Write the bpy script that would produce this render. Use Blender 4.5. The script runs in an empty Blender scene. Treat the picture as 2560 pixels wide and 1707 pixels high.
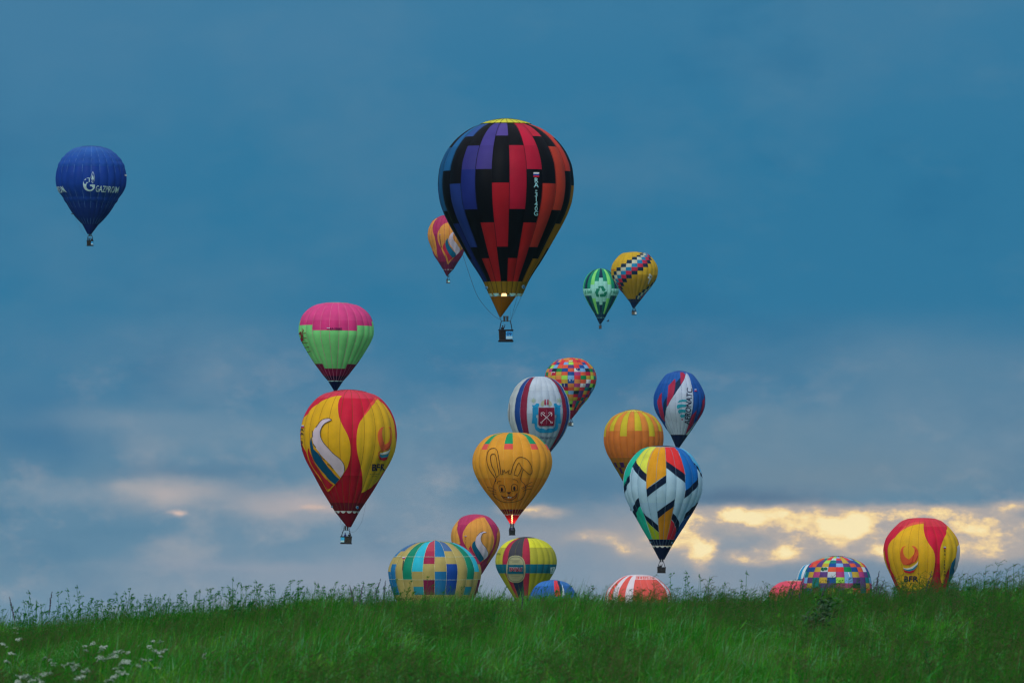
import bpy, bmesh, math, random
import numpy as np
from mathutils import Vector, Matrix, noise as mnoise
from mathutils.geometry import delaunay_2d_cdt

random.seed(7)
np.random.seed(7)
SC = bpy.context.scene
COL = SC.collection
R = math.radians

# ------------------------------------------------------------------ camera
FPX = 2560 * 300.0 / 36.0          # focal length in photo pixels (300 mm lens)
HZ = 1560.0                        # image row of the true horizon
PITCH = math.atan((HZ - 853.5) / FPX)
cam_d = bpy.data.cameras.new('camera')
cam = bpy.data.objects.new('camera', cam_d)
COL.objects.link(cam)
cam_d.lens = 300; cam_d.sensor_width = 36
cam_d.clip_start = 0.5; cam_d.clip_end = 60000
cam_d.dof.use_dof = True
cam_d.dof.focus_distance = 420
cam_d.dof.aperture_fstop = 16
cam.rotation_euler = (R(90) + PITCH, 0, 0)
SC.camera = cam
SC.render.resolution_x = 1024; SC.render.resolution_y = 682
SC.view_settings.view_transform = 'Standard'
SC.view_settings.look = 'None'
SC.view_settings.exposure = 0
SC.view_settings.gamma = 1
SC.cycles.use_denoising = True
SC.cycles.denoising_input_passes = 'RGB_ALBEDO_NORMAL'
SC.cycles.denoising_prefilter = 'ACCURATE'
SC.cycles.sample_clamp_indirect = 3
SC.cycles.filter_width = 1.3
SC.cycles.max_bounces = 6
SC.cycles.diffuse_bounces = 3
SC.cycles.transmission_bounces = 4
SC.cycles.volume_bounces = 0


def lin(c):
    o = []
    for v in c[:3]:
        v = v / 255.0
        o.append(v / 12.92 if v <= 0.04045 else ((v + 0.055) / 1.055) ** 2.4)
    return tuple(o)


# ------------------------------------------------------------------ world: overcast evening sky
SUN_EL, SUN_AZ = 35, 200           # soft light through the overcast, behind the photographer
world = bpy.data.worlds.new('World'); SC.world = world
world.use_nodes = True
nt = world.node_tree; nt.nodes.clear()
N = nt.nodes.new; L = nt.links.new


def setin(s, v):
    if isinstance(v, bpy.types.NodeSocket): L(v, s)
    else: s.default_value = v


def wm(op, a, b=0.0, c=None, clamp=False):
    n = N('ShaderNodeMath'); n.operation = op; n.use_clamp = clamp
    setin(n.inputs[0], a); setin(n.inputs[1], b)
    if c is not None: setin(n.inputs[2], c)
    return n.outputs[0]


def wmix(f, a, b):
    n = N('ShaderNodeMix'); n.data_type = 'RGBA'
    setin(n.inputs['Factor'], f)
    for s, v in ((n.inputs[6], a), (n.inputs[7], b)):
        if isinstance(v, bpy.types.NodeSocket): L(v, s)
        else: s.default_value = (*v, 1)
    return n.outputs[2]


def wramp(f, stops, mode='LINEAR'):
    n = N('ShaderNodeValToRGB'); cr = n.color_ramp; cr.interpolation = mode
    while len(cr.elements) < len(stops): cr.elements.new(0.5)
    for e, (p, c) in zip(cr.elements, stops):
        e.position = p; e.color = (*c, 1)
    setin(n.inputs[0], f)
    return n.outputs[0]


tc = N('ShaderNodeTexCoord')
sep = N('ShaderNodeSeparateXYZ'); L(tc.outputs['Generated'], sep.inputs[0])
az = wm('MULTIPLY', wm('ARCTAN2', sep.outputs[0], sep.outputs[1]), 57.2958)
el = wm('MULTIPLY', wm('ARCSINE', sep.outputs[2]), 57.2958)
# stratified noise on the direction itself (degrees), flattened vertically
vmul = N('ShaderNodeVectorMath'); vmul.operation = 'MULTIPLY'
L(tc.outputs['Generated'], vmul.inputs[0]); vmul.inputs[1].default_value = (57.3, 57.3, 57.3 * 1.75)


def wnoise(scale, detail=5, rough=0.55, w=0.0):
    n = N('ShaderNodeTexNoise'); n.noise_dimensions = '4D'
    L(vmul.outputs[0], n.inputs['Vector'])
    n.inputs['W'].default_value = w
    n.inputs['Scale'].default_value = scale; n.inputs['Detail'].default_value = detail
    n.inputs['Roughness'].default_value = rough
    return n


n1 = wnoise(0.85, 6, 0.55, 3.1)
wsep = N('ShaderNodeSeparateColor'); L(n1.outputs['Color'], wsep.inputs[0])
n2 = wnoise(2.6, 6, 0.6, 9.0)
wsep2 = N('ShaderNodeSeparateColor'); L(n2.outputs['Color'], wsep2.inputs[0])
azw = wm('ADD', az, wm('ADD', wm('MULTIPLY', wm('SUBTRACT', wsep.outputs[0], 0.5), 0.42),
                       wm('MULTIPLY', wm('SUBTRACT', wsep2.outputs[0], 0.5), 0.42)))
elw = wm('ADD', el, wm('ADD', wm('MULTIPLY', wm('SUBTRACT', wsep.outputs[1], 0.5), 0.16),
                       wm('MULTIPLY', wm('SUBTRACT', wsep2.outputs[1], 0.5), 0.15)))
wc = N('ShaderNodeCombineXYZ'); L(azw, wc.inputs[0]); L(elw, wc.inputs[1])
HAZE = 1.0e-5
PD = FPX * math.pi / 180            # photo pixels per degree


def blob(x, y, sx, sy):
    """soft elliptical cloud mass centred on an azimuth / elevation"""
    a0, e0 = (x - 1280) / PD, (HZ - y) / PD
    sa, se = sx / PD, sy / PD
    n = N('ShaderNodeVectorMath'); n.operation = 'MULTIPLY_ADD'
    L(wc.outputs[0], n.inputs[0]); n.inputs[1].default_value = (1 / sa, 1 / se, 0)
    n.inputs[2].default_value = (-a0 / sa, -e0 / se, 0)
    d = N('ShaderNodeVectorMath'); d.operation = 'DOT_PRODUCT'
    L(n.outputs[0], d.inputs[0]); L(n.outputs[0], d.inputs[1])
    return wm('EXPONENT', wm('MULTIPLY', d.outputs['Value'], -1.0))


def ey(y): return (HZ - y) / PD / 5.0     # ramp position for an image row (ramp spans 0..5 degrees)


base = wramp(wm('DIVIDE', elw, 5.0, clamp=True), [
    (ey(1550), lin((118, 148, 170))), (ey(1440), lin((104, 140, 164))), (ey(1330), lin((100, 137, 162))),
    (ey(1200), lin((98, 136, 161))), (ey(1090), lin((88, 132, 160))), (ey(960), lin((66, 122, 157))),
    (ey(760), lin((46, 117, 155))), (ey(420), lin((46, 117, 155))), (ey(150), lin((52, 119, 157))),
    (ey(0), lin((58, 121, 158)))])
# higher sky: the thinner overcast gets paler and brighter towards the zenith
hi = N('ShaderNodeMapRange'); hi.interpolation_type = 'SMOOTHSTEP'
L(el, hi.inputs[0]); hi.inputs[1].default_value = 4.5; hi.inputs[2].default_value = 62
hi.inputs[3].default_value = 0; hi.inputs[4].default_value = 1
sky_n = N('ShaderNodeTexSky'); sky_n.sky_type = 'NISHITA'; sky_n.sun_disc = False
sky_n.sun_elevation = R(SUN_EL); sky_n.sun_rotation = R(SUN_AZ)
vs = N('ShaderNodeVectorMath'); vs.operation = 'SCALE'; L(sky_n.outputs[0], vs.inputs[0]); vs.inputs['Scale'].default_value = 0.05
cover = wmix(0.12, lin((235, 235, 244)), vs.outputs[0])
col = wmix(hi.outputs[0], base, cover)
# broad cloud streaks of the low sky
def band(e0, e1, e2, e3):            # trapezoid over elevation
    a_ = wm('DIVIDE', wm('SUBTRACT', el, e0), e1 - e0, clamp=True)
    b_ = wm('SUBTRACT', 1.0, wm('DIVIDE', wm('SUBTRACT', el, e2), e3 - e2, clamp=True))
    return wm('MULTIPLY', a_, b_)


def streak(scale, w, thr, gain, mask, amt, colr, detail=7):
    global col
    n_ = wnoise(scale, detail, 0.6, w)
    f_ = wm('MULTIPLY', wm('SUBTRACT', n_.outputs[0], thr, clamp=True), gain, clamp=True)
    f_ = wm('MULTIPLY', f_, amt if mask is None else wm('MULTIPLY', mask, amt))
    col = wmix(f_, col, lin(colr))


low = band(-0.5, 0.0, 1.1, 2.1)
upm = wm('SUBTRACT', 1.0, hi.outputs[0])
streak(0.50, 5.5, 0.46, 4.0, low, .85, (146, 157, 169))
streak(0.95, 31.0, 0.52, 5.5, low, .75, (72, 118, 150))
streak(1.7, 44.0, 0.52, 6.0, low, .6, (162, 165, 172))
streak(0.45, 14.0, 0.50, 4.0, upm, .6, (82, 128, 158))
streak(0.60, 71.0, 0.52, 5.0, upm, .5, (26, 100, 142))
streak(1.5, 52.0, 0.54, 4.0, upm, .3, (84, 132, 160))
for (x, y, sx, sy, w, c) in [
    (60, 120, 420, 420, .5, (76, 126, 160)), (760, 100, 300, 130, .4, (78, 128, 162)),
    (2350, 950, 420, 110, .55, (92, 132, 158)), (1900, 1090, 460, 70, .6, (108, 138, 158)),
    (140, 1095, 170, 60, .9, (56, 114, 152)), (90, 1010, 130, 50, .5, (52, 114, 154)), (560, 1090, 330, 70, .7, (112, 142, 164)),
    (480, 1180, 200, 24, .7, (80, 122, 152)), (330, 1050, 200, 26, .5, (122, 146, 166)),
    (2050, 1190, 420, 60, .7, (116, 138, 154)), (1840, 1236, 190, 24, .95, (88, 116, 142)), (2000, 1246, 90, 12, .6, (100, 122, 144)),
    (1460, 1215, 140, 50, .9, (80, 122, 152)), (1340, 1340, 300, 60, .7, (146, 154, 166)), (1560, 1340, 120, 60, .5, (150, 154, 164)),
    (1880, 1430, 300, 40, .75, (126, 144, 162)), (2350, 1425, 260, 30, .7, (122, 140, 160)),
    (430, 1232, 140, 38, .95, (182, 174, 174)), (340, 1216, 60, 16, .6, (172, 170, 172)),
    (740, 1262, 150, 38, .95, (178, 171, 173)), (445, 1286, 26, 10, .9, (222, 194, 180)),
    (775, 1274, 36, 8, .8, (212, 184, 170)), (150, 1230, 150, 24, .55, (136, 154, 170)),
    (900, 1440, 330, 40, .55, (154, 160, 174)), (620, 1410, 300, 14, .45, (150, 158, 172)), (1240, 1160, 200, 40, .4, (84, 128, 158)), (1250, 1440, 600, 70, .6, (140, 154, 170)), (40, 1400, 200, 60, .4, (84, 128, 156)), (250, 1330, 160, 20, .4, (84, 128, 156)),
]:
    col = wmix(wm('MULTIPLY', blob(x, y, sx, sy), w), col, lin(c))
# evening light breaking through low on the right
W = None
for (x, y, sx, sy, w) in [
    (2010, 1296, 170, 36, 1.05), (2130, 1325, 70, 46, .9), (1985, 1372, 62, 28, .8), (1830, 1285, 80, 22, .85),
    (1764, 1378, 30, 44, .75), (1700, 1300, 60, 50, .62), (2330, 1282, 160, 22, .85), (2500, 1318, 170, 26, 1.0),
    (2450, 1372, 190, 30, .72), (2210, 1382, 60, 16, .6), (1330, 1272, 60, 14, .8), (1490, 1345, 60, 16, .62),
    (1900, 1388, 70, 14, .7), (1640, 1360, 60, 40, .45), (2540, 1262, 90, 14, .8), (1560, 1368, 30, 14, .5),
    (2080, 1325, 440, 60, .20), (1690, 1345, 130, 70, .16), (1400, 1330, 160, 50, .10)]:
    b = wm('MULTIPLY', blob(x, y, sx, sy), w)
    W = b if W is None else wm('ADD', W, b)
n3 = wnoise(3.4, 10, 0.58, 21.0)
n4 = wnoise(6.5, 6, 0.62, 2.0)
# the dark cloud deck above ends in a fairly firm lower edge
edge = N('ShaderNodeMapRange'); edge.interpolation_type = 'SMOOTHSTEP'
L(wm('ADD', el, wm('MULTIPLY', wm('SUBTRACT', n4.outputs[0], 0.5), 0.10)), edge.inputs[0])
edge.inputs[1].default_value = 0.855; edge.inputs[2].default_value = 0.775
edge.inputs[3].default_value = 0; edge.inputs[4].default_value = 1
We = wm('MULTIPLY', W, edge.outputs[0])
halo = wm('MULTIPLY', wm('MULTIPLY', We, 1.9, clamp=True), .85)
col = wmix(halo, col, lin((180, 170, 164)))
tex = wm('ADD', wm('MULTIPLY', wm('SUBTRACT', n3.outputs[0], 0.5), 3.3), wm('MULTIPLY', wm('SUBTRACT', n4.outputs[0], 0.5), 0.9))
br = wm('ADD', wm('MULTIPLY', We, .85), wm('MULTIPLY', tex, wm('MULTIPLY', We, 1.2, clamp=True)))
brr = N('ShaderNodeMapRange'); brr.interpolation_type = 'SMOOTHSTEP'
L(br, brr.inputs[0]); brr.inputs[1].default_value = 0.06; brr.inputs[2].default_value = 1.2
brr.inputs[3].default_value = 0; brr.inputs[4].default_value = 1
glow = wramp(brr.outputs[0], [(0.0, lin((172, 164, 162))), (0.3, lin((196, 180, 166))), (0.55, lin((226, 198, 160))),
                              (0.8, lin((250, 220, 160))), (1.0, lin((255, 236, 184)))])
col = wmix(wm('MULTIPLY', brr.outputs[0], 1.7, clamp=True), col, glow)
bg = N('ShaderNodeBackground'); L(col, bg.inputs[0]); bg.inputs[1].default_value = 1.0
wo = N('ShaderNodeOutputWorld'); L(bg.outputs[0], wo.inputs[0])
world.cycles.sampling_method = 'MANUAL'; world.cycles.sample_map_resolution = 512

sun_d = bpy.data.lights.new('sun', 'SUN'); sun_d.energy = 1.5; sun_d.angle = R(35); sun_d.color = (1, 0.95, 0.88)
sun = bpy.data.objects.new('sun', sun_d); COL.objects.link(sun)
_e, _a = R(SUN_EL), R(SUN_AZ)
sdir = Vector((math.sin(_a) * math.cos(_e), math.cos(_a) * math.cos(_e), math.sin(_e)))
sun.rotation_euler = (-sdir).to_track_quat('-Z', 'Y').to_euler()


# ------------------------------------------------------------------ helpers
def place(px, py, Y):
    """world point seen at a photo pixel at ground distance Y"""
    Z = Y * math.tan(PITCH + math.atan((853.5 - py) / FPX))
    dep = Y * math.cos(PITCH) + Z * math.sin(PITCH)
    return Vector((dep * (px - 1280) / FPX, Y, Z))


def tag(o, label=None, cat=None, group=None, kind=None):
    if label: o['label'] = label
    if cat: o['category'] = cat
    if group: o['group'] = group
    if kind: o['kind'] = kind
    return o


def link_mesh(name, me, mats, parent=None, loc=None):
    o = bpy.data.objects.new(name, me); COL.objects.link(o)
    if not me.materials:
        for m in (mats if isinstance(mats, (list, tuple)) else [mats]): me.materials.append(m)
    if parent: o.parent = parent
    if loc is not None: o.location = loc
    return o


def mesh_from(name, verts, faces, smooth=True):
    me = bpy.data.meshes.new(name)
    me.from_pydata(verts, [], faces)
    if smooth: me.polygons.foreach_set('use_smooth', [True] * len(me.polygons))
    me.update()
    return me


def empty(name, loc, rot=(0, 0, 0)):
    o = bpy.data.objects.new(name, None); COL.objects.link(o)
    o.location = loc; o.rotation_euler = rot; o.empty_display_size = 0.5
    return o


class MB:
    """collects boxes and tubes into one mesh"""
    def __init__(s): s.v = []; s.f = []

    def box(s, c, d, taper=1.0, rz=0.0):
        i = len(s.v); cx, cy, cz = c; a, b, h = d[0] / 2, d[1] / 2, d[2] / 2
        for dz, t in ((-h, 1.0), (h, taper)):
            for sx, sy in ((-1, -1), (1, -1), (1, 1), (-1, 1)):
                x, y = sx * a * t, sy * b * t
                s.v.append((cx + x * math.cos(rz) - y * math.sin(rz), cy + x * math.sin(rz) + y * math.cos(rz), cz + dz))
        for q in ((0, 3, 2, 1), (4, 5, 6, 7), (0, 1, 5, 4), (1, 2, 6, 5), (2, 3, 7, 6), (3, 0, 4, 7)):
            s.f.append(tuple(i + k for k in q))
        return s

    def tube(s, pts, r, n=6, r2=None, cap=True):
        pts = [Vector(p) for p in pts]; i0 = len(s.v)
        for k, p in enumerate(pts):
            d = (pts[min(k + 1, len(pts) - 1)] - pts[max(k - 1, 0)])
            if d.length < 1e-9: d = Vector((0, 0, 1))
            d.normalize()
            u = d.orthogonal().normalized() if k == 0 else (u - d * u.dot(d)).normalized()
            w = d.cross(u)
            rr = r if r2 is None else r + (r2 - r) * k / (len(pts) - 1)
            if callable(r): rr = r(k / (len(pts) - 1))
            for j in range(n):
                a = 2 * math.pi * j / n
                s.v.append(tuple(p + (u * math.cos(a) + w * math.sin(a)) * rr))
        for k in range(len(pts) - 1):
            for j in range(n):
                a = i0 + k * n + j; b = i0 + k * n + (j + 1) % n
                s.f.append((a, b, b + n, a + n))
        if cap:
            s.f.append(tuple(i0 + j for j in range(n))[::-1])
            s.f.append(tuple(i0 + (len(pts) - 1) * n + j for j in range(n)))
        return s

    def lathe(s, prof, c=(0, 0), n=12):
        i0 = len(s.v)
        for (r, z) in prof:
            for j in range(n):
                a = 2 * math.pi * j / n
                s.v.append((c[0] + r * math.cos(a), c[1] + r * math.sin(a), z))
        for k in range(len(prof) - 1):
            for j in range(n):
                a = i0 + k * n + j; b = i0 + k * n + (j + 1) % n
                s.f.append((a, b, b + n, a + n))
        return s

    def build(s, name, mat, parent=None, smooth=False, loc=None):
        return link_mesh(name, mesh_from(name, s.v, s.f, smooth), mat, parent, loc)


# ------------------------------------------------------------------ materials
MATS = {}
LF = (0.66, 0.64, 0.76)


def fabric(c, k=1.0):
    """ripstop nylon: appearance colour (sRGB) -> base colour"""
    key = ('f', tuple(c), k)
    if key in MATS: return MATS[key]
    base = [min(0.92, max(0.004, v / l * k)) for v, l in zip(lin(c), LF)]
    m = bpy.data.materials.new('nylon'); m.use_nodes = True
    t = m.node_tree; t.nodes.clear(); nn = t.nodes.new; ll = t.links.new
    out = nn('ShaderNodeOutputMaterial')
    pb = nn('ShaderNodeBsdfPrincipled'); tr = nn('ShaderNodeBsdfTranslucent'); mx = nn('ShaderNodeMixShader')
    mx.inputs[0].default_value = 0.22
    g = nn('ShaderNodeNewGeometry')
    no = nn('ShaderNodeTexNoise'); no.inputs['Scale'].default_value = 0.35; no.inputs['Detail'].default_value = 5
    ll(g.outputs['Position'], no.inputs['Vector'])
    mr = nn('ShaderNodeMapRange'); ll(no.outputs[0], mr.inputs[0])
    mr.inputs[1].default_value = 0.3; mr.inputs[2].default_value = 0.7; mr.inputs[3].default_value = 0.90; mr.inputs[4].default_value = 1.10
    sc = nn('ShaderNodeVectorMath'); sc.operation = 'SCALE'; sc.inputs[0].default_value = base; ll(mr.outputs[0], sc.inputs['Scale'])
    ll(sc.outputs[0], pb.inputs['Base Color']); ll(sc.outputs[0], tr.inputs[0])
    pb.inputs['Roughness'].default_value = 0.55; pb.inputs['Specular IOR Level'].default_value = 0.12
    no2 = nn('ShaderNodeTexNoise'); no2.inputs['Scale'].default_value = 0.8; no2.inputs['Detail'].default_value = 4
    ll(g.outputs['Position'], no2.inputs['Vector'])
    bp = nn('ShaderNodeBump'); bp.inputs['Strength'].default_value = 0.3; bp.inputs['Distance'].default_value = 0.12
    ll(no2.outputs[0], bp.inputs['Height']); ll(bp.outputs[0], pb.inputs['Normal'])
    ll(pb.outputs[0], mx.inputs[1]); ll(tr.outputs[0], mx.inputs[2]); ll(mx.outputs[0], out.inputs[0])
    MATS[key] = m
    return m


def plain(name, base, rough=0.6, metal=0.0, var=0.15, scale=8.0):
    if name in MATS: return MATS[name]
    m = bpy.data.materials.new(name); m.use_nodes = True
    t = m.node_tree; pb = t.nodes['Principled BSDF']
    no = t.nodes.new('ShaderNodeTexNoise'); no.inputs['Scale'].default_value = scale
    mr = t.nodes.new('ShaderNodeMapRange'); t.links.new(no.outputs[0], mr.inputs[0])
    mr.inputs[3].default_value = 1 - var; mr.inputs[4].default_value = 1 + var
    sc = t.nodes.new('ShaderNodeVectorMath'); sc.operation = 'SCALE'; sc.inputs[0].default_value = base
    t.links.new(mr.outputs[0], sc.inputs['Scale']); t.links.new(sc.outputs[0], pb.inputs['Base Color'])
    pb.inputs['Roughness'].default_value = rough; pb.inputs['Metallic'].default_value = metal
    MATS[name] = m
    return m


def wicker(name, base):
    if name in MATS: return MATS[name]
    m = bpy.data.materials.new(name); m.use_nodes = True
    t = m.node_tree; pb = t.nodes['Principled BSDF']; nn = t.nodes.new; ll = t.links.new
    tcx = nn('ShaderNodeTexCoord')
    ck = nn('ShaderNodeTexBrick'); ll(tcx.outputs['Object'], ck.inputs[0])
    mp = nn('ShaderNodeMapping'); mp.inputs['Rotation'].default_value = (R(90), 0, 0)
    ll(tcx.outputs['Object'], mp.inputs[0]); ll(mp.outputs[0], ck.inputs[0])
    ck.inputs['Scale'].default_value = 7
    ck.inputs['Color1'].default_value = (*base, 1); ck.inputs['Color2'].default_value = (base[0] * .6, base[1] * .6, base[2] * .6, 1)
    ck.inputs['Mortar'].default_value = (base[0] * .25, base[1] * .25, base[2] * .25, 1)
    ck.inputs['Mortar Size'].default_value = 0.05
    ll(ck.outputs[0], pb.inputs['Base Color']); pb.inputs['Roughness'].default_value = 0.8
    bp = nn('ShaderNodeBump'); bp.inputs['Distance'].default_value = 0.03; ll(ck.outputs['Fac'], bp.inputs['Height']); bp.invert = True
    ll(bp.outputs[0], pb.inputs['Normal'])
    MATS[name] = m
    return m


def emit(name, c, s):
    if name in MATS: return MATS[name]
    m = bpy.data.materials.new(name); m.use_nodes = True
    t = m.node_tree; t.nodes.clear()
    e = t.nodes.new('ShaderNodeEmission'); o = t.nodes.new('ShaderNodeOutputMaterial')
    e.inputs[0].default_value = (*c, 1); e.inputs[1].default_value = s
    m.cycles.emission_sampling = 'NONE'
    t.links.new(e.outputs[0], o.inputs[0]); MATS[name] = m
    return m


DARK = plain('dark_leather', (0.006, 0.006, 0.012), 0.7)
STEEL = plain('steel', (0.12, 0.12, 0.13), 0.4, 0.7)
CABLE = plain('cable', (0.03, 0.04, 0.05), 0.6)
FLAME = emit('flame', (1.0, 0.58, 0.24), 2.4)


# ------------------------------------------------------------------ terrain
CX = [-60, -7.32, -6.18, -5.32, -3.89, -3.32, -2.17, -.17, .4, 2.4, 3.83, 4.4, 5.26, 6.4, 7.32, 12, 60]
CT = [-0.3, .069, .086, .206, .326, .36, .45, .45, .42, .40, .412, .469, .492, .526, .56, .62, .8]
GH = 0.57                         # mean grass height


def crest(x): return np.interp(x, CX, CT) - GH


def ground(x, y):
    x = np.asarray(x, float); y = np.asarray(y, float)
    g = crest(x * np.where(y < 125, 125 / np.maximum(y, 25), 1.0) if False else x)
    t = np.clip(y / 125.0, 0, 1) ** 1.1
    near = -1.75 + (g + 1.75) * t
    s = np.clip((y - 125) / 500.0, 0, 1); s = s * s * (3 - 2 * s)
    far = g * (1 - s) - 9.0 * s
    return np.where(y <= 125, near, far)


def build_ground():
    ys = np.concatenate([np.linspace(-60, 40, 8), np.linspace(50, 200, 61), np.linspace(220, 700, 25), [900, 1300, 2000, 3000, 4500, 6500, 8000]])
    xs = np.concatenate([[-2500, -1500, -1000, -600, -250, -120, -60], np.linspace(-40, 40, 81), [60, 120, 250, 600, 1000, 1500, 2500]])
    X, Y = np.meshgrid(xs, ys)
    Z = ground(X, Y)
    rough = 0.05 * np.sin(X * 1.3 + Y * .4) * np.sin(Y * .9 - X * .7) * (np.abs(X) < 60)
    Z = Z + rough
    v = np.stack([X.ravel(), Y.ravel(), Z.ravel()], 1)
    nx = len(xs); f = []
    for j in range(len(ys) - 1):
        for i in range(nx - 1):
            a = j * nx + i; f.append((a, a + 1, a + nx + 1, a + nx))
    me = mesh_from('ground', v.tolist(), f)
    o = link_mesh('ground', me, plain('soil_green', (0.045, 0.095, 0.025), 0.95, 0, .4, 0.3))
    tag(o, kind='structure')


build_ground()


# ------------------------------------------------------------------ balloons
def pchip(xs, ys):
    xs = np.array(xs, float); ys = np.array(ys, float)
    h = np.diff(xs); d = np.diff(ys) / h; m = np.zeros(len(xs))
    m[0], m[-1] = d[0], d[-1]
    for i in range(1, len(xs) - 1):
        if d[i - 1] * d[i] > 0:
            w1, w2 = 2 * h[i] + h[i - 1], h[i] + 2 * h[i - 1]
            m[i] = (w1 + w2) / (w1 / d[i - 1] + w2 / d[i])

    def f(x):
        x = min(max(x, xs[0]), xs[-1])
        i = min(max(int(np.searchsorted(xs, x)) - 1, 0), len(xs) - 2)
        t = (x - xs[i]) / h[i]
        return ((1 + 2 * t) * (1 - t) ** 2 * ys[i] + t * (1 - t) ** 2 * h[i] * m[i]
                + t * t * (3 - 2 * t) * ys[i + 1] + t * t * (t - 1) * h[i] * m[i + 1])
    return f


def smooth_path(pts, closed, n=5, corner=38):
    """rounds a traced outline (Catmull-Rom), keeping true corners"""
    m = len(pts)
    if m < (9 if closed else 4): return list(pts)
    P_ = [Vector(p) for p in pts]; tan = []
    for i in range(m):
        a, b, c = P_[i - 1] if (closed or i) else None, P_[i], P_[(i + 1) % m] if (closed or i < m - 1) else None
        if a is None or c is None or (b - a).length < 1e-6 or (c - b).length < 1e-6 or (b - a).angle(c - b) > R(corner): tan.append(None)
        else: tan.append((c - a).normalized())
    out = []
    for i in range(m if closed else m - 1):
        p, q = P_[i], P_[(i + 1) % m]; l = (q - p).length
        t0 = tan[i] * l if tan[i] is not None else None; t1 = tan[(i + 1) % m] * l if tan[(i + 1) % m] is not None else None
        if t0 is None and t1 is None: out.append(tuple(p)); continue
        if t0 is None: t0 = (q - p) * 1.5 - t1 * .5
        if t1 is None: t1 = (q - p) * 1.5 - t0 * .5
        for k in range(n):
            t = k / n
            out.append(tuple((2 * t ** 3 - 3 * t * t + 1) * p + (t ** 3 - 2 * t * t + t) * t0 + (3 * t * t - 2 * t ** 3) * q + (t ** 3 - t * t) * t1))
    if not closed: out.append(tuple(P_[-1]))
    return out


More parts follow.
